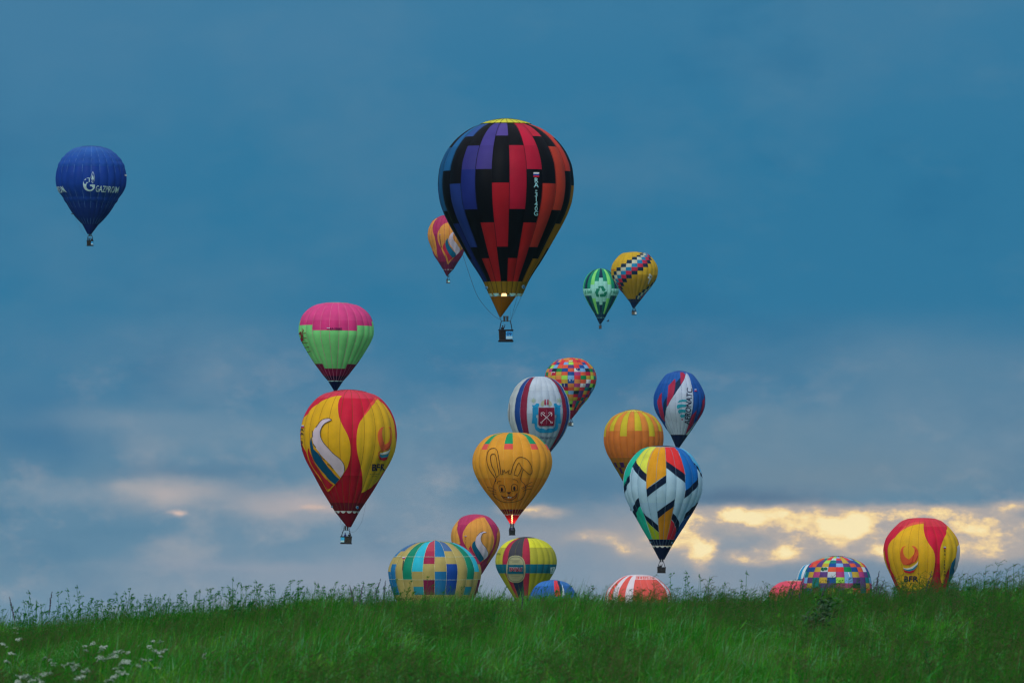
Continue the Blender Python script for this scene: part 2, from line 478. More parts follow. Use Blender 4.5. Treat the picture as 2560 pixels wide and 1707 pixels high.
class Balloon:
    """origin + scale: the drawing frame the design was measured in; prof: (row, half width) of the envelope"""
    def __init__(s, org, sc, cx, prof, width, ybot, label, lean=0.0, gores=24, off=0.0, bulge=0.034,
                 tape=(40, 40, 50), tapew=0.05, D=None, group='hot air balloons aloft over the field', ylean=None):
        s.org, s.sc, s.cx, s.ybot = org, sc, cx, ybot
        s.hwmax = max(h for _, h in prof)
        s.D = D or width * FPX / (2 * s.hwmax * sc)
        s.k = sc * s.D / FPX
        s.lean = math.tan(R(lean)); s.yref = ylean if ylean is not None else ybot
        s.gores, s.off, s.bulge = gores, off, bulge
        axb = s.axis(ybot)
        s.pos = place(org[0] + axb * sc, org[1] + ybot * sc, s.D)
        s.root = tag(empty('hot_air_balloon', s.pos, (0, R(lean), 0)), label, 'hot air balloon', group)
        zs = [(ybot - y) * s.k for y, _ in prof][::-1]; rs = [h * s.k for _, h in prof][::-1]
        s.Rf = pchip(zs, rs); s.z0, s.z1 = zs[0], zs[-1]; s.Rm = max(rs)
        s.prof = prof
        s.step = 360.0 / gores
        s.env = None; s.tape = tape; s.tapew = tapew

    def axis(s, y): return s.cx + (s.yref - y) * s.lean

    def te(s, z): return (s.pos.z + z) / s.D

    def surf(s, x, y):
        lx = (x - s.axis(y)) * s.k; lz0 = (s.ybot - y) * s.k; z = lz0; th = 0
        for _ in range(4):
            r = max(s.Rf(min(max(z, s.z0), s.z1)), 0.05)
            q = min(max(lx / (r * 0.995), -0.999), 0.999); th = math.asin(q)
            z = lz0 - r * math.cos(th) * s.te(lz0)
        return th, min(max(z, s.z0 + 0.01), s.z1 - 0.01)

    def zrow(s, y): return s.surf(s.axis(y), y)[1]

    def P(s, th, z, off=0.0, cell=None):
        r = s.Rf(z); e = 0.05
        dr = (s.Rf(min(z + e, s.z1)) - s.Rf(max(z - e, s.z0))) / (min(z + e, s.z1) - max(z - e, s.z0))
        nrm = math.hypot(1, dr)
        t = ((math.degrees(th) - s.off) / s.step) % 1.0
        r *= 1 - s.bulge * (2 * t - 1) ** 2
        if cell:
            q = (z - cell[0]) / (cell[1] - cell[0]); r += cell[2] * 4 * q * (1 - q)
        r += off / nrm; z -= off * dr / nrm
        return (r * math.sin(th), -r * math.cos(th), z)

    def gi(s, g):          # gore index g: theta range (degrees) with gore 0 = [off, off+step]
        return s.off + g * s.step, s.off + (g + 1) * s.step

    def panels(s, colfn, rows, quilt=0.0):
        """rows: drawing rows (top to bottom) of all horizontal seams; colfn(g, row index) -> colour or None for same as above"""
        mb = MB()
        hw = s.tapew
        for g in range(s.gores):
            th = R(s.off + g * s.step); n = 70
            i0 = len(mb.v)
            for k in range(n + 1):
                z = s.z0 + (s.z1 - s.z0) * k / n
                r = s.Rf(z); dt = min(hw / max(r, .3), R(s.step * .2))
                for sg in (-1, 1):
                    p = s.P(th + sg * dt, z, 0.085); mb.v.append(p)
            for k in range(n):
                a = i0 + 2 * k; mb.f.append((a, a + 1, a + 3, a + 2))
        s.env = mb.build('envelope', fabric(s.tape), s.root, True)
        zr = [s.zrow(y) for y in rows]; zr[0] = s.z1; zr[-1] = max(s.z0, zr[-1]) if len(rows) else s.z0
        zr[-1] = s.z0
        half = s.gores // 2
        for g in range(-half, s.gores - half):
            a, b = s.gi(g); mid = (a + b) / 2
            cells = []
            for i in range(len(rows) - 1):
                c = colfn(g, i)
                if c is None and cells: cells[-1][1] = zr[i + 1]
                else: cells.append([zr[i], zr[i + 1], c])
            front = abs((mid + 180) % 360 - 180) < 100
            if front:
                for (zt, zb, c) in cells:
                    if zt - zb < 0.02: continue
                    s.cell(a, b, zt, zb, [c], [(zt, zb)], quilt)
            else:
                s.cell(a, b, s.z1, s.z0, [c for *_, c in cells], [(x, y) for x, y, _ in cells], quilt)
        return s

    def cell(s, a, b, zt, zb, cols, spans, quilt):
        nt = 4; v = []; f = []; mi = []
        for ci, (t, bt) in enumerate(spans):
            ns = max(1, int(round((t - bt) / (s.Rm * 0.05))))
            ns = max(ns, 3) if quilt else ns
            i0 = len(v)
            for k in range(ns + 1):
                z = t + (bt - t) * k / ns
                for j in range(nt + 1):
                    th = R(a + (b - a) * min(max(j / nt, 1e-4), 1 - 1e-4))
                    v.append(s.P(th, z, 0, (t, bt, quilt) if quilt else None))
            for k in range(ns):
                for j in range(nt):
                    q = i0 + k * (nt + 1) + j
                    f.append((q, q + nt + 1, q + nt + 2, q + 1)); mi.append(ci)
        me = mesh_from('panel', v, f)
        mats = []; idx = []
        for c in cols:
            m = fabric(c)
            if m not in mats: mats.append(m)
            idx.append(mats.index(m))
        for m in mats: me.materials.append(m)
        if len(mats) > 1: me.polygons.foreach_set('material_index', [idx[q] for q in mi])
        link_mesh('panel', me, [], s.env)

    # ---- appliques (coloured cloth cut to shape and sewn on) ----
    def decal(s, pts, c, name='panel', lv=1, label=None, closed=True, world=False):
        if not world:
            dense = []; pts = smooth_path(pts, True)
            n = len(pts); stepz = 0.45 / s.k
            for i in range(n):
                p, q = pts[i], pts[(i + 1) % n]
                m = max(1, int(math.dist(p, q) / stepz))
                for j in range(m): dense.append((p[0] + (q[0] - p[0]) * j / m, p[1] + (q[1] - p[1]) * j / m))
            tz = [s.surf(*p) for p in dense]
        else: tz = pts
        uv = []
        for th, z in tz:
            p = (th * s.Rm, z)
            if not uv or math.dist(p, uv[-1]) > 0.02: uv.append(p)
        if math.dist(uv[0], uv[-1]) < 0.02: uv.pop()
        if len(uv) < 3: return
        vs_ = [Vector(p) for p in uv]; face = list(range(len(vs_))); edges = []
        u0, u1 = min(p[0] for p in uv), max(p[0] for p in uv)
        v0, v1 = min(p[1] for p in uv), max(p[1] for p in uv)
        q = R(s.step / 4) * s.Rm; o = R(s.off) * s.Rm
        k = math.ceil((u0 - o) / q)
        while o + k * q < u1:
            edges.append((len(vs_), len(vs_) + 1)); x = o + k * q
            vs_ += [Vector((x, v0 - .1)), Vector((x, v1 + .1))]; k += 1
        dz = s.Rm * 0.05
        for i in range(1, int((v1 - v0) / dz) + 1):
            zz = v0 + i * dz
            edges.append((len(vs_), len(vs_) + 1)); vs_ += [Vector((u0 - .1, zz)), Vector((u1 + .1, zz))]
        r = delaunay_2d_cdt(vs_, edges, [face], 0, 1e-4)
        v = []
        for p in r[0]:
            v.append(s.P(p[0] / s.Rm, min(max(p[1], s.z0 + .005), s.z1 - .005), 0.05 * lv))
        poly = np.array(uv); px_, py_ = poly[:, 0], poly[:, 1]; qx, qy = np.roll(px_, -1), np.roll(py_, -1)
        f = []
        for t in r[2]:
            cx_ = sum(r[0][q][0] for q in t) / len(t); cy_ = sum(r[0][q][1] for q in t) / len(t)
            hit = ((py_ > cy_) != (qy > cy_)); xi = px_ + (cy_ - py_) * (qx - px_) / np.where(qy == py_, 1e-9, qy - py_)
            if int(np.sum(hit & (cx_ < xi))) % 2: f.append(tuple(t))
        if not f: return
        me = mesh_from(name, v, f)
        o = link_mesh(name, me, fabric(c), s.env)
        if label: o['label'] = label
        return o

    def strokes(s, lines, w, c, name, lv=3, label=None):
        """pen lines: list of polylines in drawing units, w = width in drawing units"""
        v = []; f = []
        for pts in lines:
            d = []; pts = smooth_path(pts, False, 3)
            for i in range(len(pts) - 1):
                p, q = pts[i], pts[i + 1]; m = max(1, int(math.dist(p, q) * s.k / 0.3))
                for j in range(m): d.append((p[0] + (q[0] - p[0]) * j / m, p[1] + (q[1] - p[1]) * j / m))
            d.append(pts[-1]); i0 = len(v)
            for i, p in enumerate(d):
                a = d[max(i - 1, 0)]; b = d[min(i + 1, len(d) - 1)]
                tx, ty = b[0] - a[0], b[1] - a[1]; n = math.hypot(tx, ty) or 1
                nx, ny = -ty / n * w / 2, tx / n * w / 2
                for sg in (-1, 1):
                    v.append(s.P(*s.surf(p[0] + sg * nx, p[1] + sg * ny), 0.05 * lv))
            for i in range(len(d) - 1):
                q = i0 + 2 * i; f.append((q, q + 1, q + 3, q + 2))
        o = link_mesh(name, mesh_from(name, v, f), fabric(c), s.env)
        if label: o['label'] = label
        return o

    def text(s, body, x, y, h, c, w=None, rot=0.0, shear=0.0, bold=0.0, lv=3, name='lettering', dth=0.0, vert=False, vstep=None):
        """letters as flat cut-outs; (x, y) left end of the base line in drawing units, h = capital height"""
        cu = bpy.data.curves.new('t', 'FONT'); cu.size = 1.0; cu.shear = shear; cu.offset = bold
        cu.resolution_u = 3
        V = []; F = []
        items = [(body, 0, 0)] if not vert else [(ch, 0, i) for i, ch in enumerate(body)]
        for (bd, _, i) in items:
            cu.body = bd
            if vert: cu.align_x = 'CENTER'
            o = bpy.data.objects.new('t', cu); COL.objects.link(o)
            bpy.context.view_layer.update()
            me = bpy.data.meshes.new_from_object(o.evaluated_get(bpy.context.evaluated_depsgraph_get()))
            H = 0.72
            if me.vertices:
                xs_ = [p.co.x for p in me.vertices]; ys_ = [p.co.y for p in me.vertices]; wid = max(xs_) - min(xs_)
                sx = h / H if w is None or vert else w / max(wid, 1e-6)
                bm = bmesh.new(); bm.from_mesh(me)
                for ax, lo, hi_, q in ((0, min(xs_), max(xs_), .4 / s.k / sx), (1, min(ys_), max(ys_), .5 / s.k / (h / H))):
                    c_ = lo + q * .5
                    while c_ < hi_:
                        pt = (c_, 0, 0) if ax == 0 else (0, c_, 0); nr = (1, 0, 0) if ax == 0 else (0, 1, 0)
                        bmesh.ops.bisect_plane(bm, geom=bm.verts[:] + bm.edges[:] + bm.faces[:], plane_co=pt, plane_no=nr); c_ += q
                bm.to_mesh(me); bm.free()
            co = [(p.co.x, p.co.y) for p in me.vertices]; fs = [tuple(p.vertices) for p in me.polygons]
            bpy.data.objects.remove(o); bpy.data.meshes.remove(me)
            if not co: continue
            H = 0.72
            wid = max(p[0] for p in co) - min(p[0] for p in co); xm = min(p[0] for p in co)
            sx = h / H if w is None or vert else w / wid
            i0 = len(V)
            for (px, py) in co:
                if vert: qx, qy = px * h / H, py * h / H - i * vstep
                else: qx, qy = (px - xm) * sx, py * h / H
                rx = qx * math.cos(rot) - qy * math.sin(rot); ry = qx * math.sin(rot) + qy * math.cos(rot)
                th, z = s.surf(x + rx, y - ry)
                V.append(s.P(th + dth, z, 0.05 * lv))
            F += [tuple(i0 + q for q in ff) for ff in fs]
        o = link_mesh(name, mesh_from(name, V, F, False), fabric(c), s.env)
        return o

    def flag(s, x, y, w, h):
        for i, c in enumerate(((205, 215, 235), (30, 60, 160), (190, 30, 40))):
            y0, y1 = y + h * i / 3, y + h * (i + 1) / 3
            s.decal([(x, y0), (x + w, y0), (x + w, y1), (x, y1)], c, 'flag_stripe', 3)

    def crown(s, c, ytop, y, hw, c2=None, sc=12):
        """round valve panel closing the top, scalloped between the tapes"""
        z0 = (s.ybot - y) * s.k; z1 = (s.ybot - ytop) * s.k; r = hw * s.k
        v = []; f = []; n = s.gores * 2; rings = 6
        for i in range(rings + 1):
            t = i / rings
            rr = r * (1 - t * .98); zz = z0 + (z1 - z0) * (1 - (1 - t) ** 2)
            for j in range(n):
                a = 2 * math.pi * (j + .5) / n
                sag = (0.5 - 0.5 * math.cos(4 * math.pi * (j + .5) / n * s.gores / 2)) * 0.025 * r * (1 - t)
                v.append((rr * math.cos(a), rr * math.sin(a), zz + sag))
        for i in range(rings):
            for j in range(n):
                a = i * n + j; b = i * n + (j + 1) % n; f.append((a, b, b + n, a + n))
        f.append(tuple(rings * n + j for j in range(n)))
        link_mesh('crown_valve', mesh_from('crown_valve', v, f), fabric(c), s.root)
        if c2:
            mb = MB()
            for g in range(s.gores):
                a = R(s.off + g * s.step)
                mb.tube([(r * q * math.sin(a), -r * q * math.cos(a), z0 + (z1 - z0) * (1 - q * q) + .03) for q in (1, .75, .5, .25, .05)], 0.05, 4)
            mb.build('valve_line', fabric(c2), s.root)

    def scoop(s, c, ytop, ybot, hwt, bx, hwb, a0=-180, a1=180, glow=None):
        """cloth scoop that hangs from the mouth down to the burner"""
        z0 = (s.ybot - ytop) * s.k; z1 = (s.ybot - ybot) * s.k
        v = []; f = []; n = 28; m = 6; bxm = (bx - s.axis(ybot)) * s.k
        for i in range(m + 1):
            t = i / m
            for j in range(n + 1):
                a = R(a0 + (a1 - a0) * j / n)
                rt = hwt * s.k; rb = hwb * s.k
                x = (rt * math.sin(a)) * (1 - t) + (bxm + rb * math.sin(a)) * t
                y = (-rt * math.cos(a)) * (1 - t) + (-rb * math.cos(a)) * t
                v.append((x, y, z0 + (z1 - z0) * t))
        for i in range(m):
            for j in range(n):
                q = i * (n + 1) + j; f.append((q, q + n + 1, q + n + 2, q + 1))
        link_mesh('scoop', mesh_from('scoop', v, f), glow or fabric(c), s.root)

    def scallops(s, y, hw, h, n=12, c=(205, 210, 218), off=0.0, skip=()):
        """pale half-moon gaps laced between mouth and scoop"""
        z = (s.ybot - y) * s.k; r = hw * s.k; hh = h * s.k; shared = None
        for g in range(n):
            a = off + 360.0 / n * g
            if g in skip: continue
            if shared is None:
                v = [(0, 0, 0)]; wv = R(360 / n * .40)
                for i in range(9):
                    q = math.pi * i / 8
                    t = wv * math.cos(q); dz = -hh * math.sin(q)
                    rr = r * (1 + dz * 0.62 / max(r, .1)) + 0.05
                    v.append((rr * math.sin(t), -rr * math.cos(t), dz))
                v[0] = (0, -r - .05, 0)
                shared = mesh_from('scallop', v, [(0, i, i + 1) for i in range(1, 9)], False)
                shared.materials.append(fabric(c))
            o = link_mesh('scallop', shared, [], s.root, (0, 0, z)); o.rotation_euler = (0, 0, -R(a) * -1)

    def porthole(s, x, y, r, c=(60, 120, 190), ring=(150, 170, 195)):
        pts = [(x + r * math.cos(a), y + r * 1.2 * math.sin(a)) for a in np.linspace(0, 2 * math.pi, 13)[:-1]]
        s.decal(pts, ring, 'porthole_ring', 2)
        s.decal([(x + (px - x) * .7, y + (py - y) * .7) for px, py in pts], c, 'porthole', 4)

    # ---- basket, burner, uprights ----
    def gondola(s, bx, yfr, fhw, yt, yb, hw, wick=(0.10, 0.075, 0.05), banner=None, holes=(), mouth=None, tilt=0.0, cables=True,
                burner_y=None, flame=None, dep=0.75):
        k = s.k; X = (bx - s.axis((yt + yb) / 2)) * k
        zf = (s.ybot - yfr) * k; zt = (s.ybot - yt) * k; zb = (s.ybot - yb) * k
        W_ = hw * 2 * k; Dp = W_ * dep; H = zt - zb
        v = []; f = []
        # open-topped woven box with rounded corners and thickness
        def ring(w, d, z, n=5):
            out = []; rc = 0.16 * min(w, d)
            for (sx, sy, a0) in ((1, 1, 0), (-1, 1, 90), (-1, -1, 180), (1, -1, 270)):
                for i in range(n):
                    a = R(a0 + 90 * i / (n - 1))
                    out.append((X + sx * (w / 2 - rc) + rc * math.cos(a), sy * (d / 2 - rc) + rc * math.sin(a), z))
            return out
        th = 0.05
        lv = [ring(W_ * .93, Dp * .93, zb + H * .1), ring(W_ * .96, Dp * .96, zb + H * .4), ring(W_, Dp, zt),
              ring(W_ - th * 2, Dp - th * 2, zt), ring(W_ * .9, Dp * .9, max(zb + H * .14, zt - 1.08))]
        n = len(lv[0])
        for r_ in lv: v += r_
        for i in range(len(lv) - 1):
            for j in range(n):
                a = i * n + j; b = i * n + (j + 1) % n; f.append((a, b, b + n, a + n))
        f.append(tuple(range(n))[::-1]); f.append(tuple(range(4 * n, 5 * n)))
        bk = link_mesh('basket', mesh_from('basket', v, f, False), wicker('wicker%d' % int(sum(wick) * 1000), wick), s.root)
        rm = MB(); pts = ring(W_ + .02, Dp + .02, zt + .02); rm.tube(pts + [pts[0]], 0.07, 6, cap=False); rm.build('basket_rim', DARK, bk, True)
        sk = MB(); pts = ring(W_ * .95, Dp * .95, zb + H * .07); sk.tube(pts + [pts[0]], H * .08, 6, cap=False)
        for q in (-.3, 0, .3): sk.box((X + W_ * q, 0, zb + .04), (.08, Dp * .98, .08))
        sk.build('basket_skid', DARK, bk)
        for (hx, hy) in holes:
            mb = MB(); cx_, cz_ = X + hx * W_, zb + H * hy
            vv = [(cx_ + .11 * math.cos(a), -Dp / 2 * .985 - .03, cz_ + .11 * math.sin(a)) for a in np.linspace(0, 2 * math.pi, 11)[:-1]]
            mb.v = vv + [(x, y + .05, z) for x, y, z in vv]
            mb.f = [tuple(range(10))] + [(i, (i + 1) % 10, 10 + (i + 1) % 10, 10 + i) for i in range(10)]
            mb.build('step_hole', DARK, bk)
        if banner:
            x0, x1, c1, c2, txt = banner
            bw = (x1 - x0) * W_; bxm = X + (x0 + x1 - 1) / 2 * W_
            mb = MB(); mb.box((bxm, -Dp / 2 - .02, zb + H * .56), (bw, .03, H * .68))
            bn = mb.build('banner', fabric(c1), bk)
            mb = MB(); mb.box((bxm, -Dp / 2 - .042, zb + H * .36), (bw * .96, .012, H * .24)); mb.build('banner_strip', fabric(c2), bn)
            if txt:
                cu = bpy.data.curves.new('t', 'FONT'); cu.body = txt; cu.size = H * .42; cu.align_x = 'CENTER'; cu.extrude = .004; cu.offset = .012
                to = bpy.data.objects.new('t', cu); COL.objects.link(to); bpy.context.view_layer.update()
                me = bpy.data.meshes.new_from_object(to.evaluated_get(bpy.context.evaluated_depsgraph_get()))
                bpy.data.objects.remove(to)
                for vv in me.vertices: vv.co = (bxm + vv.co.x, -Dp / 2 - .055 - vv.co.z, zb + H * .52 + vv.co.y)
                me.materials.clear()
                link_mesh('banner_lettering', me, fabric((20, 50, 130)), bn)
        # uprights lean in to the burner frame
        F_ = fhw * k
        for sx in (-1, 1):
            for sy in (-1, 1):
                mb = MB(); top = Vector((X + sx * F_, sy * F_ * .8, zf)); bot = Vector((X + sx * W_ * .44, sy * Dp * .44, zt - .1))
                mb.tube([bot, bot.lerp(top, .5) + Vector((sx * .02, 0, 0)), top], .065, 6, cap=True)
                mb.build('upright', DARK, s.root, True)
        mb = MB()
        c4 = [(X - F_, -F_ * .8, zf), (X + F_, -F_ * .8, zf), (X + F_, F_ * .8, zf), (X - F_, F_ * .8, zf)]
        for i in range(4): mb.tube([c4[i], c4[(i + 1) % 4]], .035, 6)
        mb.tube([(X - F_, 0, zf), (X + F_, 0, zf)], .03, 6)
        fr = mb.build('burner_frame', STEEL, s.root)
        zc = zf + .1 if burner_y is None else (s.ybot - burner_y) * k
        for sx in (-.22, .22):
            mb = MB(); mb.lathe([(.02, zc - .25), (.13, zc - .22), (.15, zc), (.15, zc + .42), (.19, zc + .45), (.19, zc + .6), (.12, zc + .6), (.02, zc + .58)], (X + sx, 0), 10)
            for q in range(4): mb.tube([(X + sx + .17 * math.cos(a), .17 * math.sin(a), zc + .1 + q * .09) for a in np.linspace(0, 2 * math.pi, 9)], .022, 4)
            mb.build('burner', STEEL, s.root, True)
        if cables and mouth:
            ym, hwm = mouth; mb = MB(); zm = (s.ybot - ym) * k
            for i in range(12):
                a = R(30 * i + 15); p = c4[(0 if math.sin(a) < 0 else 1) if math.cos(a) > 0 else (3 if math.sin(a) < 0 else 2)]
                mb.tube([p, (hwm * k * math.sin(a), -hwm * k * math.cos(a), zm)], .012, 3)
            mb.build('suspension_cable', CABLE, s.root)
        s.bask = (X, zt, max(zb + H * .14, zt - 1.08) - .2, W_, Dp)
        if flame:
            fy0, fy1, fx, fw = flame
            pts = []
            z0, z1 = (s.ybot - fy0) * k, (s.ybot - fy1) * k; fxx = (fx - s.axis(fy0)) * k
            nn = 14
            for i in range(nn + 1):
                t = i / nn
                pts.append((fxx + .07 * math.sin(i * 2.1), 0.05 * math.cos(i * 1.7), z0 + (z1 - z0) * t))
            mb = MB(); mb.tube(pts, lambda t: fw * k * (0.35 + .65 * math.sin(min(1, t * 1.25) * math.pi * .62)) * (1 + .18 * math.sin(t * 23)) * (1 if t < .85 else max(.15, (1 - t) / .15)), 8)
            mb.build('burner_flame', FLAME, s.root, True)

    def rope(s, pts, r=0.03, name='crown_line', back=0.0):
        mb = MB(); P3 = [((x - s.axis(y)) * s.k, back, (s.ybot - y) * s.k) for x, y in pts]
        # smooth
        q = []
        for i in range(len(P3) - 1):
            p0 = Vector(P3[max(i - 1, 0)]); p1 = Vector(P3[i]); p2 = Vector(P3[i + 1]); p3 = Vector(P3[min(i + 2, len(P3) - 1)])
            for j in range(5):
                t = j / 5
                q.append(.5 * ((2 * p1) + (p2 - p0) * t + (2 * p0 - 5 * p1 + 4 * p2 - p3) * t * t + (3 * p1 - p0 - 3 * p2 + p3) * t ** 3))
        q.append(Vector(P3[-1])); mb.tube(q, r, 4)
        mb.build(name, CABLE, s.root)


# colours of the patchwork cloths
PAL = dict(R=(205, 50, 62), O=(235, 84, 58), B=(24, 72, 150), L=(112, 158, 214), Y=(182, 150, 58), G=(14, 124, 74),
           T=(18, 110, 122), M=(164, 58, 124), K=(16, 44, 60), P=(84, 56, 124), W=(186, 192, 212), V=(150, 222, 84),
           N=(202, 128, 74), C=(178, 26, 60))


# ================================================================== the balloons
G_A = ((1060, 270), .38251); G_B = ((100, 340), .19132); G_C = ((720, 740), .15947); G_D = ((730, 960), .26794)
G_E = ((1160, 1060), .19139); G_F = ((1250, 880), .16582); G_G = ((1530, 1100), .22321); G_H = ((1490, 900), .19129)
G_I = ((1440, 610), .14668); G_J = ((1050, 520), .12758); G_K = ((950, 1270), .20408); G_L = ((1910, 1270), .22959)
G_M = ((1500, 1400), .089286)
BK = (5, 6, 16)

# ---- 1. black balloon with stepped colour blocks --------------------------------
A = Balloon(*G_A, 535, [(104, 160), (115, 195), (140, 245), (180, 303), (230, 354), (300, 402), (400, 438), (500, 447), (600, 436), (680, 411),
                        (760, 373), (850, 322), (980, 247), (1130, 152), (1215, 113)], 20.5, 1528,
            'largest balloon, black with stepped blue, purple, red and orange blocks', off=3, tape=(20, 16, 26), tapew=.03, bulge=.024)
rowsA = [104, 178, 241, 318, 396, 486, 570, 658, 746, 905, 980, 1132, 1172, 1215]
colrsA = {  # colour of the three coloured stretches per gore type
    -6: [(26, 84, 140), (28, 60, 130)], -5: [(30, 92, 150), (26, 44, 118)], -4: [(30, 96, 160), (27, 42, 118), (24, 36, 100)],
    -3: [(46, 82, 160), (36, 58, 140), (30, 44, 120)], -2: [(56, 54, 140), (158, 34, 38)], -1: [(70, 60, 146), (168, 28, 38)],
    0: [(82, 66, 152), (176, 26, 44)], 1: [(182, 26, 58), (172, 30, 36)], 2: [(186, 26, 62), (182, 34, 38)],
    3: [(190, 34, 62), (196, 56, 48)], 4: [(200, 66, 52), (178, 116, 26)], 5: [(204, 62, 52), (176, 116, 26)],
    6: [(206, 70, 56), (176, 116, 26)], 7: [(200, 90, 50), (176, 116, 26)]}


def colA(g, i):
    if i >= 11: return (122, 96, 24)
    y = (rowsA[i] + rowsA[i + 1]) / 2
    gg = (g + 13) % 24 - 12
    c = colrsA.get(gg, [(170, 150, 40), (60, 130, 90)])
    t = gg % 3
    if t == 1: a = 241 < y < 658; b = y > 980
    elif t == 2: a = y < 396; b = y > 746
    else: a = y < 178; b = 486 < y < 905
    q = .88 if y > 241 else .94
    if gg == -2 and 396 < y < 658: return (28, 40, 118)
    if a: return tuple(int(v * q) for v in c[0])
    if b: return tuple(int(v * q) for v in c[1])
    return BK


A.panels(lambda g, i: colA(g, i) if i == 0 or colA(g, i) != colA(g, i - 1) else None, rowsA)
A.crown((205, 200, 62), 69, 104, 167, (60, 58, 30))
A.flag(711, 420, 38, 31)
A.text('RA-3140G', 729, 486, 31, (150, 196, 222), vert=True, vstep=30.6, bold=.02)
A.porthole(413, 1173, 9); A.porthole(647, 1167, 11)
A.scallops(1214, 112, 17, 12, (160, 205, 226), -6, skip=(0,))
A.scoop((122, 78, 14), 1234, 1368, 103, 500, 4, -88, 40)
A.gondola(535, 1393, 30, 1452, 1528, 47, (.055, .042, .030), (.5, .97, (60, 150, 225), (150, 185, 235), '09'), mouth=(1215, 112),
          burner_y=1385, flame=(1262, 1205, 524, 17))
A.rope([(235, 900), (262, 985), (300, 1100), (345, 1220), (400, 1300), (460, 1360), (505, 1385)], .035)

# ---- 2. dark blue balloon --------------------------------------------------------
B = Balloon(*G_B, 657, [(138, 130), (148, 175), (170, 235), (200, 283), (250, 340), (320, 399), (400, 438), (480, 456), (560, 461), (640, 453), (720, 423),
                        (810, 366), (900, 310), (1000, 240), (1100, 160), (1152, 112)], 18, 1437,
            'dark blue balloon with a white gas company logo, highest at the far left', off=2.6, tape=(74, 112, 180), tapew=.05, lean=.6, ylean=1437)
B.cx = 648
rowsB = [138, 190, 244, 312, 390, 795, 868, 1152]
blu = (22, 62, 150)
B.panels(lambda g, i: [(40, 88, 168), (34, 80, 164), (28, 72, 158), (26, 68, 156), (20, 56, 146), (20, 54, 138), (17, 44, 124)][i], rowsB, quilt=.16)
B.crown((30, 60, 130), 129, 138, 134)
B.scoop((14, 30, 100), 1152, 1282, 110, 637, 26)
wl = (178, 206, 226)
for dth in (0, -R(109.6)):
    B.text('GAZPROM', 737, 722, 84, wl, w=290, shear=.22, bold=.012, lv=4, dth=dth, rot=-R(3))


def arc(cx, cy, rx, ry, a0, a1, n=14): return [(cx + rx * math.cos(R(a0 + (a1 - a0) * i / n)), cy - ry * math.sin(R(a0 + (a1 - a0) * i / n))) for i in range(n + 1)]


B.decal(arc(655, 631, 80, 88, 84, 332, 22) + [(729, 632), (664, 632), (664, 654), (692, 656)] + arc(664, 650, 46, 50, 325, 94, 16),
        wl, 'logo', 3)
fl = [(702, 462), (718, 495), (728, 540), (724, 580), (702, 622), (680, 585), (673, 545), (684, 498)]
B.decal(fl, wl, 'logo_flame', 3)
B.decal([(702 + (x - 702) * .78, 545 + (y - 545) * .86) for x, y in fl], (22, 56, 140), 'logo_flame', 5)
B.decal([(701, 500), (716, 560), (702, 600), (684, 560)], wl, 'logo_flame', 7)
B.decal([(702 + (x - 701) * .35, 572 + (y - 545) * .45) for x, y in [(701, 500), (716, 560), (702, 600), (684, 560)]], (22, 56, 140), 'logo_flame', 9)
B.decal([(1096, 492), (1108, 498), (1122, 494), (1120, 526), (1104, 518)], (215, 222, 228), 'logo_tip', 4)
B.gondola(645, 1305, 26, 1370, 1437, 43, (.05, .045, .04), (.66, .99, (50, 140, 205), (150, 185, 225), None), mouth=(1275, 26), cables=False, burner_y=1300)
B.rope([(430, 1025), (455, 1075), (490, 1150), (530, 1230), (590, 1295), (625, 1305)], .025)
B.rope([(400, 1018), (425, 1026), (450, 1030), (470, 1045)], .16, 'vent_flap', -1)

# ---- 3. far crimson and orange balloon behind the big one ------------------------
Cc = Balloon(*G_J, 553, [(145, 120), (160, 160), (200, 240), (250, 308), (320, 352), (400, 386), (480, 402), (540, 405), (620, 394), (700, 366), (800, 326), (920, 284),
                         (1050, 200), (1205, 103)], 17.5, 1475,
             'crimson and orange balloon half hidden behind the largest black balloon', off=4, lean=0, tape=(140, 40, 80))
CRIM = (160, 42, 92)
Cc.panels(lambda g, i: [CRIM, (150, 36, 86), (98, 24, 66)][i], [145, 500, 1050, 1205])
ORG = (206, 138, 66)
Cc.decal([(352, 206), (300, 245), (265, 310), (252, 390), (262, 480), (290, 580), (310, 680), (325, 780), (330, 850), (357, 990), (300, 915), (228, 795), (180, 690), (155, 610), (151, 540),
          (156, 470), (182, 380), (240, 270), (300, 215)], ORG, label='orange panel with curved edge')
Cc.decal([(500, 300), (440, 340), (390, 400), (355, 470), (345, 560), (360, 660), (400, 760), (450, 870), (500, 980), (548, 1112), (640, 1000), (720, 910), (800, 830), (850, 780), (870, 700),
          (880, 600), (870, 500), (820, 400), (740, 320), (620, 280)], ORG)
Cc.decal([(485, 670), (455, 740), (450, 790), (480, 860), (530, 950), (560, 1050), (640, 975), (590, 920), (530, 820), (500, 720)], (190, 40, 70), 'feather', 2)
Cc.decal([(545, 590), (505, 650), (500, 720), (530, 820), (590, 920), (640, 970), (700, 940), (700, 890), (650, 830), (590, 750), (555, 680)], (14, 96, 140), 'feather', 3)
Cc.decal([(610, 500), (570, 570), (555, 640), (600, 730), (650, 800), (700, 900), (712, 918), (770, 860), (775, 800), (720, 700), (660, 620), (645, 560), (660, 500), (700, 470), (680, 450)], (190, 176, 206), 'feather', 4)
Cc.strokes([[(390, 545), (395, 600), (410, 700), (425, 775)]], 14, (110, 60, 60), 'registration_marks', 2)
Cc.flag(375, 512, 30, 22)
Cc.scallops(1205, 100, 14, 10, (200, 190, 210))
Cc.scoop((90, 24, 60), 1212, 1335, 98, 526, 8, -110, 70)
Cc.gondola(553, 1350, 12, 1410, 1475, 37, (.2, .15, .10), (.4, .95, (90, 190, 230), (200, 215, 230), None), mouth=(1205, 100))

